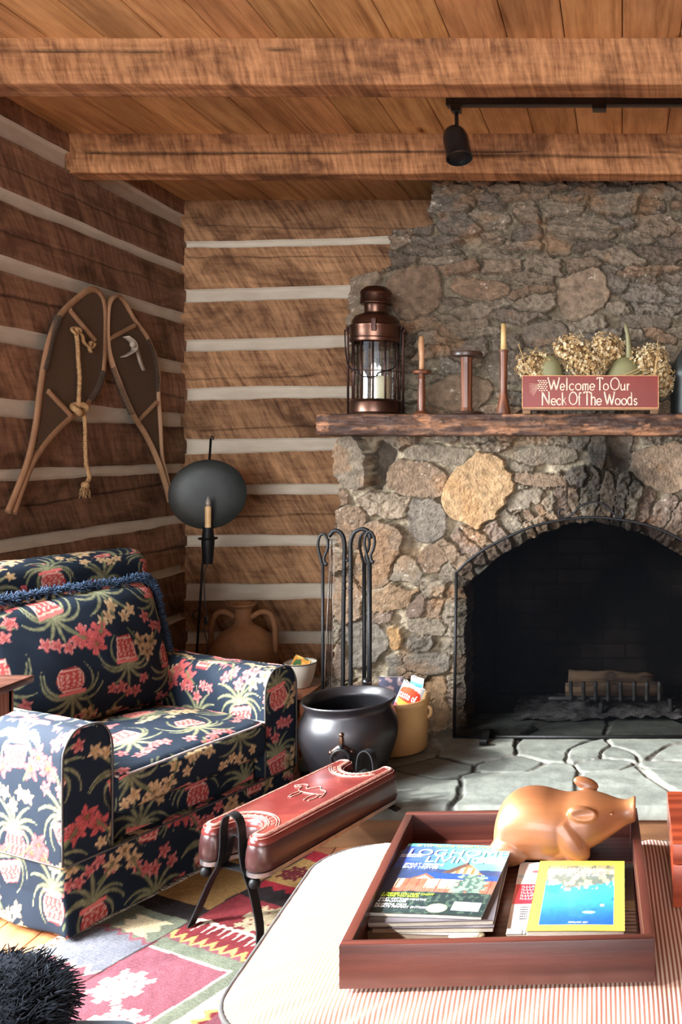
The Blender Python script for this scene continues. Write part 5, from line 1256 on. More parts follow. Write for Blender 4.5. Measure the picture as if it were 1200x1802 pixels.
def stroke_word(spec, M, mat, parent, r, name='lettering'):
    """spec: list of (char, x0, x1, y0, y1) in sign units"""
    bm = bmesh.new()
    for ch, x0, x1, y0, y1 in spec:
        for st_k, line in enumerate(GL[ch]):
            P = [Vector((x0+(x1-x0)*a, y0+(y1-y0)*b, 0)) for a, b in line]
            if len(P) > 3: P = catmull(P, 4)
            vert = len(line) == 2 and abs(line[0][1]-line[1][1]) > .5
            serif = len(line) == 2 and not vert
            rr = r*(1.5 if vert else .8 if serif else 1.1)
            tube(bm, P, rr, 6, flat=(1, 1))
    for v in bm.verts: v.co.z *= .35; v.co = M @ v.co
    return bmobj(name, bm, mat, parent)
def L(ch, x0, x1, base, top): return (ch, (x0-1039)*s1, (x1-1039)*s1, zz_(base), zz_(top))
b1, b2 = 686.5, 712.5
w1 = [L('W', 965, 985, b1, 665), L('e', 986, 994, b1, 675.5), L('l', 996, 1000, b1, 665), L('c', 1002, 1011, b1, 675.5), L('o', 1013, 1023, b1, 675.5), L('m', 1025, 1036, b1, 675.5), L('e', 1038, 1047, b1, 675.5),
      L('T', 1051, 1061, b1, 665), L('o', 1062, 1071, b1, 675.5), L('O', 1075, 1090, b1, 665), L('u', 1092, 1101, b1, 675.5), L('r', 1103, 1110, b1, 675.5)]
w2 = [L('N', 954, 968, b2, 690), L('e', 970, 979, b2, 701.5), L('c', 980, 988, b2, 701.5), L('k', 989, 998, b2, 691), L('O', 1002, 1016, b2, 690), L('f', 1017, 1024, b2, 691), L('T', 1028, 1039, b2, 690), L('h', 1040, 1049, b2, 691), L('e', 1050, 1059, b2, 701.5),
      L('W', 1064, 1082, b2, 690), L('o', 1083, 1092, b2, 701.5), L('o', 1094, 1103, b2, 701.5), L('d', 1104, 1113, b2, 691), L('s', 1115, 1122, b2, 701.5)]
Ms = Matrix.Translation((0, -.0115, 0)) @ Matrix.Rotation(PI/2, 4, 'X')
for w_ in (w1, w2): stroke_word(w_, Ms, m_signtext, bd, .0022)
bm = bmesh.new()
for r__ in range(6):
    for k in range(4):
        c_ = Vector(((948+k*4.2+(r__ % 2)*2-1039)*s1, -.0112, zz_(670+r__*3.4))); ico(bm, c_, .0045, (1, .25, .7), 1)
for k in range(9):
    a = (965-1039)*s1; p = Vector(((950-1039)*s1, -.0112, zz_(676))); q = p+Vector((-.045*math.cos(k*.14-.2), 0, -.055*math.sin(k*.14-.1)-.004)); tube(bm, [p, q], [.0007, .0003], 4)
bmobj('pinecone_motif', bm, m_signtext, bd)
# dried hydrangeas, gourds and straw behind the sign
def hydrangea(label, c, rx, ry, rz, n, seed, tone=1., stem=None):
    t = thing('dried_hydrangea', label, 'dried flowers', (c[0], c[1], c[2]-rz), 0, None)
    rd = np.random.default_rng(seed); V = []; Q = []; C = []
    for i in range(n):
        z = rd.uniform(-1, 1); a = rd.uniform(0, 2*PI); r = math.sqrt(1-z*z); lump = 1+.16*math.sin(a*4+z*5+seed)
        nn = np.array([r*math.cos(a), r*math.sin(a), z]); rad = rd.uniform(.80, 1.04)*lump; ctr = nn*np.array([rx, ry, rz])*rad+np.array([0, 0, rz])
        u = np.cross(nn, rd.normal(size=3)); u /= np.linalg.norm(u); w = np.cross(nn, u); nn2 = nn+rd.normal(size=3)*.45; nn2 /= np.linalg.norm(nn2)
        u = u-nn2*u.dot(nn2); u /= np.linalg.norm(u); w = np.cross(nn2, u)
        s_ = rd.uniform(.0055, .0085)
        base = np.array(srgb(*[(226, 200, 152), (206, 174, 120), (238, 220, 182), (176, 142, 94)][rd.integers(4)]))*tone*rd.uniform(.75, 1.1)
        for k in range(4):
            an = k*PI/2; d = u*math.cos(an)+w*math.sin(an); e = -u*math.sin(an)+w*math.cos(an); lift = rd.uniform(.1, .5)
            n0 = len(V); V += [ctr, ctr+(d*.62+e*.42+nn2*lift*.5)*s_, ctr+(d*1.1+nn2*lift)*s_, ctr+(d*.62-e*.42+nn2*lift*.5)*s_]
            V[n0+0] = ctr-nn2*.001; Q.append((n0, n0+1, n0+2, n0+3)); C += [base*.75, base, base*1.08, base]
    npmesh('florets', np.array(V), np.array(Q), m_petal, t, False, np.array(C))
    bm = bmesh.new(); ico(bm, (0, 0, rz), 1, (rx*.74, ry*.74, rz*.74), 3); bmobj('head_core', bm, simple('head_core', srgb(120, 92, 56), srgb(90, 66, 38), .9, 0, 40, .5), t)
    if stem: tubeobj('stem', [Vector(p)-Vector(t.location) for p in stem], .0022, m_straw, t, sub=4, segs=6)
    return t
dh = 3.74
def q_(x, y, d=dh): return px(x, y, d)
hydrangea('dried hydrangea head low behind the left end of the sign', q_(942, 645), .080, .055, .066, 620, 3, .93, (q_(942, 660), q_(970, 700)))
hydrangea('dried hydrangea head, upper left of the big central cluster', q_(1008, 618, 3.76), .082, .055, .070, 760, 5, 1.)
hydrangea('dried hydrangea head, upper right of the big central cluster', q_(1066, 618, 3.775), .085, .055, .072, 760, 7, 1.)
hydrangea('dried hydrangea head low in the central cluster, touching the sign top', q_(1032, 643, 3.715), .078, .038, .048, 560, 9, 1.05)
hydrangea('dried hydrangea head behind the right end of the sign', q_(1143, 637, 3.76), .082, .055, .072, 700, 11, .9)
hydrangea('drooping dried hydrangea head hanging past the right end of the sign', q_(1166, 668, 3.73), .050, .04, .062, 380, 13, .85, (q_(1166, 670), q_(1175, 695)))
def gourd(label, xp, yp, d, rx, rz, neck, seed=0):
    c = px(xp, yp, d); t = thing('gourd', label, 'gourd', (c.x, c.y, MT)); hgt = c.z-MT
    bm = bmesh.new(); lathe(bm, sprof([(0, -rz), (rx*.6, -rz*.85), (rx, -rz*.1), (rx*.75, rz*.6), (rx*.35, rz*.95), (0, rz)], 5), 28, (0, 0, hgt), 1, .62); tube(bm, [Vector(p) for p in neck(rx, rz, hgt)], [rx*.34, rx*.17, rx*.12, rx*.10, .003][:len(neck(rx, rz, hgt))], 12, 4)
    bmobj('gourd_body', bm, m_gourd, t); return t
gourd('pale green gourd with a short stubby neck, behind the sign left of centre', 968, 670, 3.72, .058, .105, lambda rx, rz, h: [(0, 0, h+rz*.35), (-.018, 0, h+rz*.9), (-.034, 0, h+rz*1.03), (-.040, 0, h+rz*1.04), (-.046, 0, h+rz*1.02)])
gourd('green swan-neck gourd with an upright neck, behind the sign right of centre', 1100, 672, 3.75, .082, .105, lambda rx, rz, h: [(.012, 0, h+rz*.3), (.016, 0, h+rz*1.1), (.012, 0, h+rz*1.8), (.004, 0, h+rz*2.2), (.0, 0, h+rz*2.34)])
for k, (a, b, c) in enumerate((((1090, 662), (1110, 655), (1137, 642)), ((1098, 664), (1118, 657), (1136, 646)), ((1120, 662), (1140, 656), (1165, 646)), ((1127, 664), (1145, 660), (1160, 652)), ((1150, 660), (1155, 630), (1158, 592)), ((912, 605), (918, 622), (930, 655)), ((1152, 662), (1156, 634), (1161, 612)))):
    dd = 3.685 if k < 5 else 3.67
    o = tubeobj('straw_stalk', [px(*p, dd) for p in (a, b, c)], [.0022, .0018, .0009], m_straw, None, sub=4, segs=5)
    tag(o, 'thin dry straw stalk tucked among the flowers behind the sign', 'straw', 'straw stalks behind the sign')
# dark canister at the right frame edge
cn = mt('dark_canister', 'dark metal canister at the right end, past the drooping flowers', 'canister', 1212, 3.77)
latheobj('vessel', [(0, 0), (.075, 0), (.078, .01), (.074, .16), (.078, .17), (.070, .20), (.055, .24), (.035, .27), (.03, .285), (0, .29)], m_darkmetal, cn, 40)
# ---------------------------------------------------------------- track light
tr = thing('track_light', 'black ceiling track running right above the chimney, with a cylinder spotlight', 'track light', (0, 3.25, ZC))
zt0 = px(0, 187, 3.25).z-ZC
boxobj('track_rail', ((790-CX)*3.25/F, XR-.2, -.018, .018, zt0, -.001), m_blackpaint, tr, .003)
boxobj('end_cap', ((786-CX)*3.25/F, (800-CX)*3.25/F, -.02, .02, zt0-.002, -.001), m_blackpaint, tr, .003)
boxobj('connector', ((1042-CX)*3.25/F, (1067-CX)*3.25/F, -.024, .024, zt0-.016, -.001), m_blackpaint, tr, .004)
xs = (803-CX)*3.25/F
boxobj('adapter', (xs-.018, xs+.018, -.02, .02, zt0-.022, zt0+.002), m_blackpaint, tr, .004)
bm = bmesh.new(); lathe(bm, sprof([(.0, .066), (.020, .062), (.038, .045), (.046, .018), (.047, -.02), (.047, -.060)], 4)+[(.049, -.062), (.049, -.067), (.045, -.069), (.043, -.05), (.0, -.04)], 48)
cH = px(803, 251, 3.25)-Vector((0, 3.25, ZC)); Mh = Matrix.Translation(cH) @ Matrix.Rotation(math.radians(-13), 4, 'Y') @ Matrix.Rotation(math.radians(-14), 4, 'X')
for v in bm.verts: v.co = Mh @ v.co
bmobj('spotlight_head', bm, m_blackpaint, tr, True, 40)
tubeobj('stem', [(xs, 0, zt0-.018), (xs+.002, 0, cH.z+.05)], .0075, m_blackpaint, tr, segs=10)
# ---------------------------------------------------------------- snowshoes on the left wall
XS = XL+.028
def wp(x, y, o=0.): 
    d = -(XS+o)*F/(CX-x); return Vector((XS+o, d, EYE+(CY-y)*d/F))
def shoe(label, outer, close, bars, loc, ropes=(), rags=(), tail=None, wraps=(), ndir=1):
    c = wp(*outer[len(outer)//2]); t = thing('snowshoe', label, 'snowshoe', c)
    R = lambda x, y, o=0.: wp(x, y, o)-Vector(c)
    P = [R(*p) for p in outer]; bm = bmesh.new(); tube(bm, P, .0125, 8, 5, flat=(.75, 1.15)); fr = bmobj('wooden_frame', bm, m_ashwood, t, True, 60)
    wb_ = bmesh.new(); Q_ = catmull([R(*p) for p in close], 4, True)
    A = [wb_.verts.new(p+Vector((-.002, 0, 0))) for p in Q_]; B = [wb_.verts.new(p+Vector((.002, 0, 0))) for p in Q_]; n = len(A)
    bmesh.ops.triangle_fill(wb_, use_beauty=True, edges=[wb_.edges.new((A[k], A[(k+1) % n])) for k in range(n)]); bmesh.ops.triangle_fill(wb_, use_beauty=True, edges=[wb_.edges.new((B[k], B[(k+1) % n])) for k in range(n)])
    for k in range(n): wb_.faces.new((A[k], A[(k+1) % n], B[(k+1) % n], B[k]))
    bmobj('rawhide_webbing', wb_, m_web, t, False)
    for a, b in bars: tubeobj('crossbar', [R(*a, .006), R(*b, .006)], .0105, m_ashwood, t, segs=8)
    for seg in wraps:
        bm = bmesh.new(); S_ = catmull([R(*p) for p in seg], 8)
        L_ = 0
        for k in range(len(S_)-1):
            m_ = 2
            for j in range(m_): 
                p = S_[k].lerp(S_[k+1], j/m_); tt_ = (S_[k+1]-S_[k]).normalized(); u = Vector((1, 0, 0)); w = tt_.cross(u).normalized()
                tube(bm, [p+u*.0125*math.cos(a)+w*.0165*math.sin(a)+tt_*.002*math.sin(a) for a in np.linspace(0, 2*PI, 10, endpoint=False)], .0022, 4, 0, True)
        bmobj('rawhide_wrapping', bm, m_ashwrap, t)
    return t, R
o1 = [(14, 901), (30, 862), (49.6, 809.5), (62.7, 748), (70, 690), (77, 643), (87.5, 596.6), (105, 556), (134, 526.6), (160, 509.5), (176, 517), (184, 544), (184, 602.5), (181, 655), (172, 681), (152, 712), (117, 741), (84, 774.5), (57, 815), (38, 862), (24, 903)]
c1 = [(66, 772), (68, 735), (74, 690), (80, 645), (91, 598), (108, 559), (136, 530), (160, 513), (174, 519), (181, 545), (181, 602), (178, 654), (168, 681), (149, 709), (114, 738), (86, 765), (64, 800)]
s1_, R1 = shoe('left wooden snowshoe with a long braided rope tied to it, on the log wall', o1, c1, [((122, 545), (166, 598)), ((84, 688), (124, 730))], None, wraps=[[(103, 558), (92, 588), (84, 622), (77, 652)], [(180, 655), (172, 681), (156, 707)]])
def rope(R, pts, r, parent, name='rope'):
    P = catmull([R(x, y, .022+(p3 if False else 0)) for x, y, *p3 in pts], 10); L_ = [0]
    for a, b in zip(P, P[1:]): L_.append(L_[-1]+(b-a).length)
    bm = bmesh.new()
    for k in range(3):
        S_ = []
        for p, l in zip(P, L_):
            a = l*230+k*2*PI/3; S_.append(p+Vector((math.cos(a)*r*.55, math.sin(a)*r*.55, 0)))
        tube(bm, S_, r*.62, 5)
    return bmobj(name, bm, m_rope, parent)
rp = rope(R1, [(137, 576), (134, 582), (136, 600), (138, 635), (140, 665), (139, 700), (138, 718), (148, 731), (150, 771), (151, 812), (157, 838), (153, 850)], .0085, s1_)
rope(R1, [(134, 582), (144, 590), (148, 603), (160, 612), (166, 606), (160, 602), (157, 612), (160, 620)], .0075, s1_)
bm = bmesh.new(); rd = random.Random(3)
for k in range(60):
    p = R1(150, 852, .022); q = p+Vector((rd.gauss(0, .006), rd.gauss(0, .016), -rd.uniform(.03, .06))); tube(bm, [p, (p+q)/2+Vector((rd.gauss(0, .004), rd.gauss(0, .008), 0)), q], [.0018, .0016, .0012], 4, 2)
ico(bm, R1(150, 854, .022), .017, (1, 1, 1), 2)
bmobj('rope_tassel', bm, m_rope, s1_)
for k in range(1):
    bm = bmesh.new(); c_ = R1(140, 720, .022); tube(bm, [c_+Vector((.012*math.sin(a*2), .034*math.cos(a), .018*math.sin(a))) for a in np.linspace(0, 2*PI, 12, endpoint=False)], .013, 8, 2, True); bmobj('rope_knot', bm, m_rope, s1_)
for k in range(1): bm = bmesh.new(); c_ = R1(134, 583, .022); tube(bm, [c_+Vector((.006*math.sin(a*2), .026*math.cos(a), .013*math.sin(a))) for a in np.linspace(0, 2*PI, 10, endpoint=False)], .0065, 6, 2, True)
bmobj('rope_knot', bm, m_rope, s1_)
o2 = [(299, 883), (292, 856), (277, 809.5), (256.6, 766), (233, 728), (216, 690), (198, 643), (189.5, 611), (187.5, 570), (191, 534), (204, 521), (217, 531), (233, 559), (256.6, 592), (271, 626), (277, 661), (277, 696), (280, 742), (283, 801), (289, 828), (302, 880)]
c2_ = [(281, 806), (259, 764), (236, 726), (219, 688), (201, 643), (192, 611), (190, 570), (194, 536), (204, 525), (214, 532), (231, 561), (254, 594), (268, 627), (274, 661), (274, 696), (277, 742), (281, 800)]
s2_, R2 = shoe('right wooden snowshoe with a white rag strip, hung nearer the room corner', o2, c2_, [((191, 597), (236, 573)), ((243, 741), (275, 708))], None, wraps=[[(199, 645), (216, 690), (233, 728)], [(258, 596), (271, 626), (276, 660), (277, 690)]])
b = bmesh.new()
ribbon(b, [R2(222, 592, .02), R2(234, 602, .03), R2(237, 615, .03), R2(228, 622, .028), R2(217, 628, .02)], (1, .3, .2), .028, .004, 5); ribbon(b, [R2(238, 606, .03), R2(243, 622, .03), R2(248, 640, .028), R2(253, 652, .024)], (.3, 1, .2), .020, .004, 5)
ico(b, R2(234, 606, .03), .017, (.8, 1, 1), 2); bmobj('rag_strip', b, m_cloth, s2_)
# ---------------------------------------------------------------- ottoman
OR_ = math.radians(1.6)
ot = thing('ottoman', 'large ottoman in pale striped ticking with dark piping, in the foreground', 'ottoman', (0.03, 1.765, 0), OR_)
def rrect(hx, hy, r, n=14):
    P = []
    for sx, sy, a0 in ((1, 1, 0), (-1, 1, PI/2), (-1, -1, PI), (1, -1, 3*PI/2)):
        for j in range(n+1):
            a = a0+PI/2*j/n; P.append((sx*(hx-r)+r*math.cos(a), sy*(hy-r)+r*math.sin(a)))
    return P
def densify(P, d=.012):
    out = []; n = len(P)
    for i in range(n):
        a, b = Vector(P[i]), Vector(P[(i+1) % n]); k = max(1, int((b-a).length/d))
        for j in range(k): out.append(tuple(a.lerp(b, j/k)))
    return out
HXO, HYO = .715, .345
base = densify(rrect(HXO, HYO, .13))
def shell(rings, cap0, cap1, mat, name, wob=0., wobz=0.):
    V = []; n = len(base); arr = np.array(base); ang = np.cumsum(np.r_[0, np.linalg.norm(np.diff(arr, axis=0), axis=1)])
    for d, z in rings:
        k = 1-d/HXO; k2 = 1-d/HYO
        w = 1+wob*np.sin(ang*70+fbm(ang*6, ang*0, 3, 7)*6)*(np.clip((.40-z)/.1, 0, 1) if wobz else 1)
        V.append(np.stack([arr[:, 0]*k*w, arr[:, 1]*k2*w, np.full(n, z)], 1))
    Q = []
    for r in range(len(rings)-1):
        i = np.arange(n); j = (i+1) % n; Q.append(np.stack([r*n+i, r*n+j, (r+1)*n+j, (r+1)*n+i], 1))
    V = np.concatenate(V); nn = len(V)
    tri = []
    if cap1:
        z = rings[-1][1]; V = np.concatenate([V, [[0, 0, cap1]]]); i = np.arange(n)+(len(rings)-1)*n; tri.append(np.stack([i, np.roll(i, -1), np.full(n, nn)], 1))
    return npmesh(name, V, [np.concatenate(Q)]+tri, mat, ot)
# top cushion: crowned, gently puckered along the welt
rings = [(.012, .375), (.000, .392), (-.004, .410), (-.002, .426)]
arr = np.array(base); n = len(base)
V = []; Q = []
lev = [(.010, .330), (-.003, .352), (-.006, .375), (-.004, .398), (.0, .412)]
inn = [(1-.02*k, .412+.033*(1-(1-.02*k)**6)) for k in range(50)]
ang = np.cumsum(np.r_[0, np.linalg.norm(np.diff(arr, axis=0), axis=1)])
for k, _z in inn:
    amp = .0035*np.exp(-((1-k)/.16)**2)*min(1, (1-k)/.03); pk_ = np.sin(ang*78+fbm(ang*5, ang*0, 3, 9)*9)
    z = _z+amp*pk_; V.append(np.stack([arr[:, 0]*k, arr[:, 1]*(1-(1-k)*1.0), z], 1))
V.append(np.array([[0, 0, .445]]))
for r in range(len(inn)-1):
    i = np.arange(n); j = (i+1) % n; Q.append(np.stack([r*n+i, r*n+j, (r+1)*n+j, (r+1)*n+i], 1))
i = np.arange(n)+(len(inn)-1)*n
npmesh('top_cushion', np.concatenate(V), [np.concatenate(Q), np.stack([i, np.roll(i, -1), np.full(n, len(inn)*n)], 1)], m_tick, ot)
def sidering(zs): return zs
V = []; Q = []; zs = [.405, .39, .36, .30, .22, .14, .08, .05]
for z in zs:
    w = 1+.0035*np.sin(ang*95+fbm(ang*4, ang*0, 3, 19)*8)*smooth(.41, .34, np.array(z)); o_ = .004*math.sin((z-.05)/.35*PI)
    V.append(np.stack([arr[:, 0]*(w+o_), arr[:, 1]*(w+o_*1.5), np.full(n, z)], 1))
for r in range(len(zs)-1):
    i = np.arange(n); j = (i+1) % n; Q.append(np.stack([r*n+j, r*n+i, (r+1)*n+i, (r+1)*n+j], 1))
npmesh('side_cover', np.concatenate(V), np.concatenate(Q), m_tick, ot)
tubeobj('piping', [(a*1.003, b*1.003, .409) for a, b in base], .0048, m_piping, ot, segs=8, closed=True)
for sx in (-1, 1):
    for sy in (-1, 1): latheobj('leg', [(0, 0), (.025, 0), (.032, .04), (.03, .07), (0, .07)], m_turned, ot, 20, (sx*.56, sy*.22, 0))
# ---------------------------------------------------------------- tray
TZ = .447
ty = thing('wooden_tray', 'square dark mahogany tray with high sides on the striped ottoman', 'tray', (-.2185, 1.757, TZ), math.radians(2.2))
HW, HL, TH_ = .263, .275, .0175; rz_ = .073
boxobj('tray_floor', (-HW+.006, HW-.006, -HL+.006, HL-.006, .004, .013), mahog('tray_floor_wood', 0, srgb(56, 24, 20), srgb(104, 54, 44)), ty, .001)
boxobj('side_panel', (-HW, HW, -HL, -HL+TH_, .0, rz_), m_trayx, ty, .0022); boxobj('side_panel', (-HW, HW, HL-TH_, HL, .0, rz_), m_trayx, ty, .0022)
for s_ in (-1, 1): boxobj('side_panel', (min(s_*HW, s_*(HW-TH_)), max(s_*HW, s_*(HW-TH_)), -HL+TH_-.0005, HL-TH_+.0005, .0, rz_), m_trayy, ty, .0022)
FLZ = TZ+.0135
def wloc(x, y, z): return px(x, CY+(EYE-z)*F/y if False else y, 1)
def pt(x, y, z):
    d = (EYE-z)*F/(y-CY); return Vector(((x-CX)*d/F, d, z))
def quadcover(name, label, bl, br, tl, tr_, z, th, cfun, cat='magazine', bow=.0, group=None, edge=m_paper, res=.0013, parentname='cover'):
    """magazine lying flat: cover painted by cfun(u, v); corners given as photo points at height z"""
    P = [pt(*p, z) for p in (bl, br, tl, tr_)]; c = (P[0]+P[1]+P[2]+P[3])/4
    ux = ((P[1]-P[0])+(P[3]-P[2]))/2; uy = ((P[2]-P[0])+(P[3]-P[1]))/2; w = ux.length; h = uy.length
    ang = math.atan2(ux.y, ux.x); t = thing(name, label, cat, (c.x, c.y, z-th), ang, group)
    nu, nv = int(w/res), int(h/res); U, Vv = np.meshgrid(np.linspace(0, 1, nu+1), np.linspace(0, 1, nv+1), indexing='ij')
    zz = th+bow*(np.sin(U*PI)*.6+fbm(U*3, Vv*3, 2, 5)*.4)
    idx = np.arange(U.size).reshape(U.shape); q = np.stack([idx[:-1, :-1], idx[1:, :-1], idx[1:, 1:], idx[:-1, 1:]], -1).reshape(-1, 4)
    Vt = np.stack([(U-.5)*w, (Vv-.5)*h, zz], -1).reshape(-1, 3); n = len(Vt); V2 = Vt.copy(); V2[:, 2] -= .0006
    lines = [idx[0, :], idx[-1, ::-1], idx[::-1, 0], idx[:, -1]]; ed = np.concatenate([np.stack([l[1:], l[:-1], l[:-1]+n, l[1:]+n], 1) for l in lines])
    C = cfun(U.ravel(), Vv.ravel())
    npmesh(parentname, np.concatenate([Vt, V2]), np.concatenate([q, q[:, ::-1]+n, ed]), m_cover, t, True, np.concatenate([C, C*.8]))
    pg = bmesh.new(); box(pg, -w/2+.0012, w/2-.0012, -h/2+.0012, h/2-.0012, 0, th-.0008, .0006, segs=1)
    bmobj('pages', pg, edge, t, True, 40)
    return t, w, h
def tx(t, w, h, th, body, u0, u1, v0, v1, mat, name='lettering', keep=False):
    M = Matrix.Translation((((u0+u1)/2-.5)*w, ((v0+v1)/2-.5)*h, th+.0004)); cov = [c for c in t.children if c.name.startswith('cover')][0]
    return text(body, (u1-u0)*w, (v1-v0)*h, M, mat, cov, name, .0003, keep, 'L')
def c_log(u, v):
    C = np.zeros((len(u), 3)); sky = np.array([.03, .16, .55]); tq = np.array([.15, .55, .62])
    f = smooth(.2, .9, u)[:, None]; C[:] = np.array([.05, .10, .42])*(1-f)+tq*f
    C[v < .72] = C[v < .72]*.8
    n1 = fbm(u*8, v*8, 4, 601); n2 = fbm(u*30, v*30, 3, 603)
    hills = (v < .60+.04*n1); C[hills] = (.03, .05, .12)
    def poly(m, c): C[m] = np.array(c)
    # big roof and gable
    gab = (v < .72-.9*np.abs(u-.66)) & (v > .50) & (u > .42); poly(gab, (.10, .055, .04)); ing = (v < .69-1.0*np.abs(u-.70)) & (v > .50); poly(ing, (.45, .14, .06)); win = ing & (np.sin(u*90) > -.2) & (v < .64) & (v > .54); poly(win, (.9, .55, .25))
    roof = (v < .52+.03*np.sin(u*3)) & (v > .455-.03*u) & (u > .28); poly(roof, (.02, .06, .20))
    g2 = (v < .54-.7*np.abs(u-.34)) & (v > .43); poly(g2, (.20, .08, .05)); g3 = (v < .51-.7*np.abs(u-.34)) & (v > .43); poly(g3, (.85, .42, .22))
    wall = (v < .46) & (v > .28) & (u > .12); poly(wall, (.40, .10, .06)); glow = wall & (vnoise(u*9, v*9, 31) > .45) & (v > .33); poly(glow, (.95, .55, .32)); post = wall & (np.abs((u*11) % 1-.5) < .06); poly(post, (.18, .05, .04)); rail = wall & (v < .36) & (np.abs((u*46) % 1-.5) < .18); poly(rail, (.5, .14, .10))
    tree = (((u-.78)/.14)**2+((v-.40)/.15)**2 < 1+n2*1.2); poly(tree, (.06, .11, .09)); poly(tree & (n2 > .1), (.16, .22, .17))
    gnd = v < .28+.02*n1; poly(gnd, (.020, .035, .035)); poly(gnd & (n2 > .25), (.05, .08, .06))
    poly(v > .955, (.10, .42, .40))
    poly((u > .72) & (u < .95) & (v < .165) & (v > .06), (.75, .76, .78)); poly(((u-.60)/.085)**2+((v-.075)/.055)**2 < 1, (.72, .76, .30)); poly(((u-.60)/.075)**2+((v-.075)/.047)**2 < 1, (.80, .80, .62))
    poly(((u-.86)/.13)**2+((v-.765)/.045)**2 < 1, (.85, .85, .85)); poly((u < .20) & (v > .78) & (v < .83) & (np.sin(v*400) > 0), (.8, .8, .8))
    tear = (v > 1-.10*smooth(.78, 1., u)-.02*n2) & (u > .80); poly(tear, (.8, .8, .8))
    C[:] *= (1+.18*n2)[:, None]; return np.clip(C, 0, .95)
def c_natgeo(u, v):
    C = np.tile(np.array([.80, .58, .07]), (len(u), 1)); m = (u > .115) & (u < .885) & (v > .075) & (v < .925)
    f = smooth(.08, .62, v)[:, None]; img = np.array([.012, .10, .50])*(1-f)+np.array([.05, .42, .78])*f
    n1 = fbm(u*5, v*7, 4, 611); n2 = fbm(u*26, v*22, 3, 613)
    cliff = v > .60+.10*n1+.16*np.abs(u-.35); img[cliff] = (.14, .17, .14); cc = cliff & (n2 > .0); img[cc] = (.42, .36, .22); img[cliff & (v > .78)] = img[cliff & (v > .78)]*1.2+np.array([.20, .15, .05]); img[cliff & (v > .87)] *= .45
    foam = (np.abs(v-(.58+.10*n1+.16*np.abs(u-.35))) < .035) & (n2 > .08); img[foam] = (.75, .85, .9)
    deep = (v < .62) & (n1 > .18) & (v > .35); img[deep] *= .55
    wh = (((u-.56)/.15)**2+((v-.20-.35*(u-.5)**2*6)/.035)**2 < 1) & (v > .12); img[wh] = (.02, .16, .34)
    wh2 = (((u-.62)/.07)**2+((v-.235)/.02)**2 < 1); img[wh2] = (.25, .7, .85)
    sp = ((u-.76)**2+((v-.33)*1.4)**2 < .0006); img[sp] = (.85, .92, .95)
    img *= (1+.15*n2)[:, None]; C[m] = img[m]
    C[(u > .09) & (u < .91) & (v > .925) & (v < .932)] *= .9; return np.clip(C, 0, .95)
def c_card(u, v):
    C = np.tile(np.array([.74, .73, .72]), (len(u), 1)); m = (v > .38) & (v < .66) & (u < .62); C[m] = (.62, .02, .05); m = (v > .70) & (v < .80) & (u < .7); C[m & (vnoise(u*12, v*26, 4) > .5)] = (.42, .62, .70)
    C[(v > .82) & (v < .88) & (((u-.22)/.06)**2+((v-.85)/.022)**2 < 1)] = (.4, .1, .12); C[(v < .05) & (np.sin(u*160) > 0) & (u > .15) & (u < .45)] = (.05, .05, .05); return C
def c_chairs(u, v):
    C = np.tile(np.array([.02, .018, .017]), (len(u), 1)); n = vnoise(u*6, v*20, 8); C[(v < .42) & (n > .5)] = (.10, .08, .05)
    ch_ = (v < .42) & ((np.abs((v*22) % 1-.5) < .14)) & (u > .72); C[ch_] = (.30, .26, .20); C[(v > .30) & (v < .42) & (u > .90)] = (.14, .13, .05); return C
# left pile, bottom to top
z0 = FLZ+.0004
t, w, h = quadcover('hardback_book', 'thick pale hardback at the bottom of the left magazine pile', (641, 1641), (848, 1647), (703, 1503), (890, 1508), z0+.0150, .0150, lambda u, v: np.tile([.48, .44, .40], (len(u), 1)), 'book', edge=simple('pale_pages', srgb(176, 160, 142), srgb(150, 134, 116), .7, 0, 40, .2, stretch=(1, 1, 30)))
z1 = z0+.0156
names = [('magazine with creased pages lying directly on the pale hardback', (655, 1634), (862, 1632), (716, 1502), (904, 1500)), ('magazine second from the top of the left pile, edge sticking out right', (646, 1623), (858, 1620), (705, 1497), (902, 1492))]
for k, (lab, a, b, c, d) in enumerate(names):
    quadcover('magazine', lab, a, b, c, d, z1+.0092, .009, lambda u, v: np.tile([.10, .09, .10], (len(u), 1))*(1+.8*vnoise(u*7, v*7, 3))[:, None], 'magazine', .0, None); z1 += .0095
t, w, h = quadcover('magazine', 'log-home magazine with a blue cover photo of a house, topmost on the left pile', (650, 1606), (855, 1612), (707, 1484), (895, 1491), z1+.0072, .007, c_log, 'magazine', .0022)
k_ = .009
tx(t, w, h, k_, 'LOG', .07, .42, .80, .90, m_ink_white, 'title'); tx(t, w, h, k_, 'HOME', .46, 1.0, .805, .905, m_ink_white, 'title'); tx(t, w, h, k_, 'LIVING', .27, .80, .70, .79, m_ink_white, 'title')
tx(t, w, h, k_, 'SMART DESIGNS', .10, .46, .645, .675, m_ink_white); tx(t, w, h, k_, 'EASY MOVES', .10, .42, .60, .632, m_ink_white)
tx(t, w, h, k_, '30 TOP SELLING FLOOR PLANS', .10, .80, .945, .975, m_ink_green)
for j, (a, b) in enumerate((('5 THINGS YOU MUST KNOW', 'BEFORE YOU BUILD'), ('COZY COTTAGE HEARTHS', '& APPLIANCES'), ('POWERFUL WAYS', 'CREATE PERFECT ENTRIES'))):
    tx(t, w, h, k_, a, .08, .08+.020*len(a), .225-j*.07, .248-j*.07, m_ink_white if j else m_ink_green); tx(t, w, h, k_, b, .08, .08+.020*len(b), .195-j*.07, .218-j*.07, m_ink_green if j == 0 else m_ink_white)
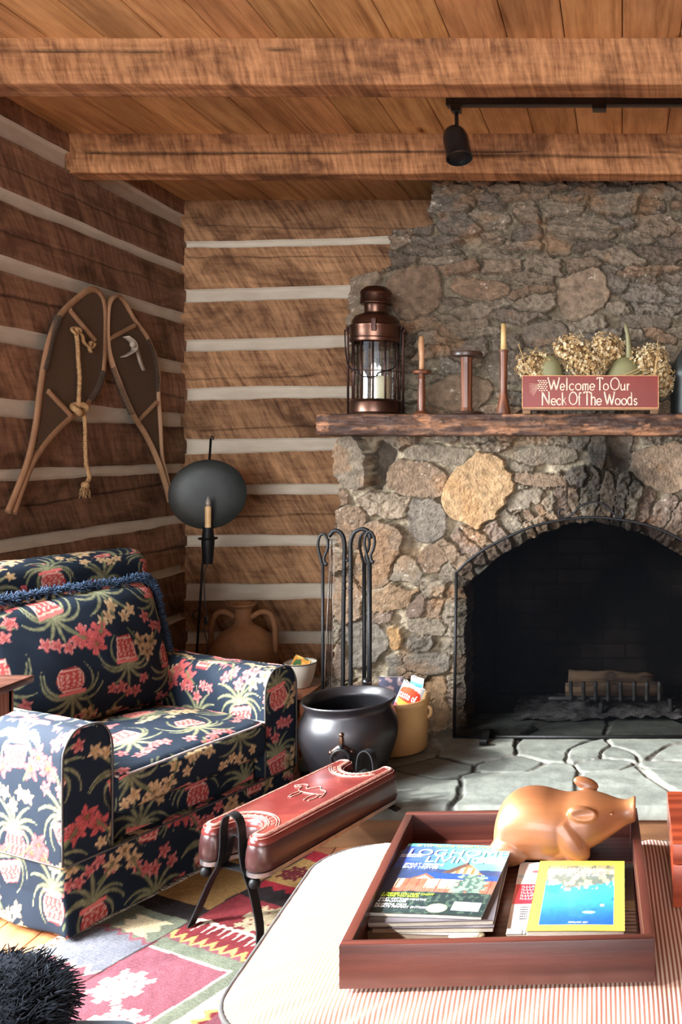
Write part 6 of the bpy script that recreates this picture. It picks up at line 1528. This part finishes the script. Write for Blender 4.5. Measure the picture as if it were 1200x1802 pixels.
# right pile
quadcover('magazine', 'dark magazine with a chair photo, under the right edge of the yellow-bordered one', (935, 1641), (1117, 1641), (985, 1520), (1116, 1518), FLZ+.0064, .006, c_chairs, 'magazine')
t, w, h = quadcover('magazine', 'white magazine with a red panel, under the yellow-bordered one', (888, 1643), (1050, 1642), (917, 1518), (1070, 1516), FLZ+.0122, .0052, c_card, 'magazine')
for j in range(5): tx(t, w, h, .0055, 'ILLUMINATED'[:9-j % 3], .08, .40, .605-j*.042, .63-j*.042, m_ink_white)
for j in range(6): tx(t, w, h, .0055, 'lorem'[:0]+'ideas for home', .10, .38, .325-j*.03, .34-j*.03, m_ink_black)
t, w, h = quadcover('magazine', 'yellow-bordered magazine with a blue ocean and whale cover, topmost at right in the tray', (921, 1640), (1094, 1636), (954, 1514), (1103, 1517), FLZ+.0226, .0100, c_natgeo, 'magazine', .001)
k_ = .0112
tx(t, w, h, k_, 'NATIONAL', .36, .70, .835, .87, m_ink_white, 'title'); tx(t, w, h, k_, 'GEOGRAPHIC', .24, .80, .775, .825, m_ink_white, 'title'); tx(t, w, h, k_, 'EXPLORE THE DEEP', .34, .72, .745, .762, m_ink_white); tx(t, w, h, k_, 'FEBRUARY 2021', .42, .62, .088, .104, m_ink_white)
cst = thing('coaster', 'cream oval coaster leaning in front of the left pile, inside the tray rim', 'coaster', tuple(pt(820, 1646, FLZ+.012)))
bm = bmesh.new(); lathe(bm, [(0, -.003), (.040, -.003), (.042, 0), (.040, .003), (0, .003)], 40, (0, 0, 0), .8, .30); 
for v in bm.verts: v.co = Matrix.Rotation(.12, 4, 'X') @ v.co
bmobj('disc', bm, m_candlepale, cst)
# ---------------------------------------------------------------- carved pig (one continuous carved body)
PG = 1.945; kp = PG/F
def sm(lst, n): 
    out = []
    for ch in zip(*lst): out.append([v.x for v in catmull([(a, 0, 0) for a in ch], n)])
    return list(zip(*out))
rr = [(.001, .050, .028, .012), (.006, .088, .010, .045), (.020, .116, .003, .062), (.045, .136, .0, .072), (.075, .144, .0, .077), (.105, .143, .0, .078), (.135, .136, .0, .075), (.160, .133, .004, .068), (.185, .136, .014, .064), (.208, .137, .024, .062), (.230, .134, .034, .054), (.250, .129, .046, .043), (.268, .124, .058, .033), (.284, .122, .069, .0265), (.296, .125, .075, .0255), (.3035, .130, .0775, .027), (.307, .129, .080, .025)]
R_ = sm(rr, 4); bm = bmesh.new(); rings = []
for x, zt_, zb2, wy_ in R_:
    zc, hz = (zt_+zb2)/2, (zt_-zb2)/2; ring = []
    for k in range(36):
        a = 2*PI*k/36; c, s = math.cos(a), math.sin(a); e = .86
        ring.append(bm.verts.new((x, math.copysign(abs(c)**e, c)*wy_, zc+math.copysign(abs(s)**e, s)*hz)))
    rings.append(ring)
for A, B in zip(rings, rings[1:]):
    for k in range(36): bm.faces.new((A[k], A[(k+1) % 36], B[(k+1) % 36], B[k]))
bm.faces.new(rings[0][::-1]); bm.faces.new(rings[-1])
def loft(pts, rs, flat=None): tube(bm, pts, rs, 16, 6, flat=flat)
for s_ in (-1, 1):
    ico(bm, (.040, s_*.052, .032), .040, (1.1, .7, .8), 3)          # haunch
    loft([(.150, s_*.030, .075), (.172, s_*.042, .050), (.192, s_*.050, .026), (.202, s_*.053, .014)], [.044, .036, .024, .014])
    loft([(.204, s_*.054, .013), (.185, s_*.056, .012), (.165, s_*.05, .012)], [.0145, .0145, .014]); bmesh.ops.create_icosphere(bm, subdivisions=3, radius=1, matrix=Matrix.Translation((.148, s_*.034, .030)) @ Matrix.Diagonal((.056, .032, .030, 1)))
    bmesh.ops.create_icosphere(bm, subdivisions=3, radius=1, matrix=Matrix.Translation((.165, s_*.026, .045)) @ Matrix.Diagonal((.045, .034, .042, 1)))
    # ears: leaf-shaped cups pointing back, near ear flat to the cheek
    if s_ < 0: bmesh.ops.create_icosphere(bm, subdivisions=3, radius=1, matrix=Matrix.Translation((.196, -.060, .116)) @ Matrix.Rotation(.16, 4, 'Y') @ Matrix.Rotation(.28, 4, 'X') @ Matrix.Diagonal((.033, .015, .0175, 1)))
    else: bmesh.ops.create_icosphere(bm, subdivisions=3, radius=1, matrix=Matrix.Translation((.196, .040, .143)) @ Matrix.Rotation(.30, 4, 'Y') @ Matrix.Rotation(-.5, 4, 'X') @ Matrix.Diagonal((.030, .010, .0135, 1)))
tmp = bpy.data.meshes.new('tmp'); bmesh.ops.recalc_face_normals(bm, faces=bm.faces); bm.to_mesh(tmp); bm.free(); to = bpy.data.objects.new('tmp', tmp); COL.objects.link(to)
md = to.modifiers.new('r', 'REMESH'); md.mode = 'VOXEL'; md.voxel_size = .0028; md.use_smooth_shade = True
ms_ = to.modifiers.new('s', 'SMOOTH'); ms_.iterations = 3; ms_.factor = .5
bpy.context.view_layer.update(); me = bpy.data.meshes.new_from_object(to.evaluated_get(bpy.context.evaluated_depsgraph_get())); bpy.data.objects.remove(to)
me.materials.clear(); me.materials.append(m_pig); me.name = 'body'; me.shade_smooth()
co = np.zeros(len(me.vertices)*3, np.float32); me.vertices.foreach_get('co', co); co = co.reshape(-1, 3)
# carve the cup of the near ear and the nostril face
c_ = np.array([.199, -.066, .118]); d = co-c_; q = (d[:, 0]/.025)**2+(d[:, 2]/.011)**2; co[:, 1] += np.where((q < 1) & (d[:, 1] < .012), (1-q)*.009, 0)
c_ = np.array([.256, -.045, .108]); d = co-c_; q = (d**2).sum(1)/.006**2; co[:, 1] += np.where(q < 1, (1-q)*.0016, 0)
me.vertices.foreach_set('co', co.ravel()); me.update()
pg = thing('carved_pig', 'carved and polished wooden pig figure sitting at the back of the tray', 'figurine', ((872-CX)*kp, PG-.012, FLZ+.001), math.radians(-2))
link(bpy.data.objects.new('body', me), pg)
bm = bmesh.new(); ico(bm, (.203, -.0615, .118), .0032, (1.2, .5, .9), 2); bmobj('ear_hole', bm, m_ink_black, pg)
bm = bmesh.new(); ico(bm, (.257, -.041, .108), .0042, (1, .45, .7), 2); bmobj('eye', bm, m_pig, pg)
# ---------------------------------------------------------------- red box
bx = thing('wooden_box', 'reddish wooden lidded box at the right edge of the ottoman', 'box', (.240, 1.87, .4475), math.radians(-.5))
boxobj('box_body', (-.14, .14, -.136, .136, 0, .083), m_redbox, bx, .003); boxobj('lid', (-.14, .14, -.136, .136, .0845, .124), m_redbox, bx, .003)
bm = bmesh.new(); box(bm, -.03, .03, -.141, -.136, .07, .095, .002); bmobj('clasp', bm, m_copper, bx)
bpy.context.view_layer.update()
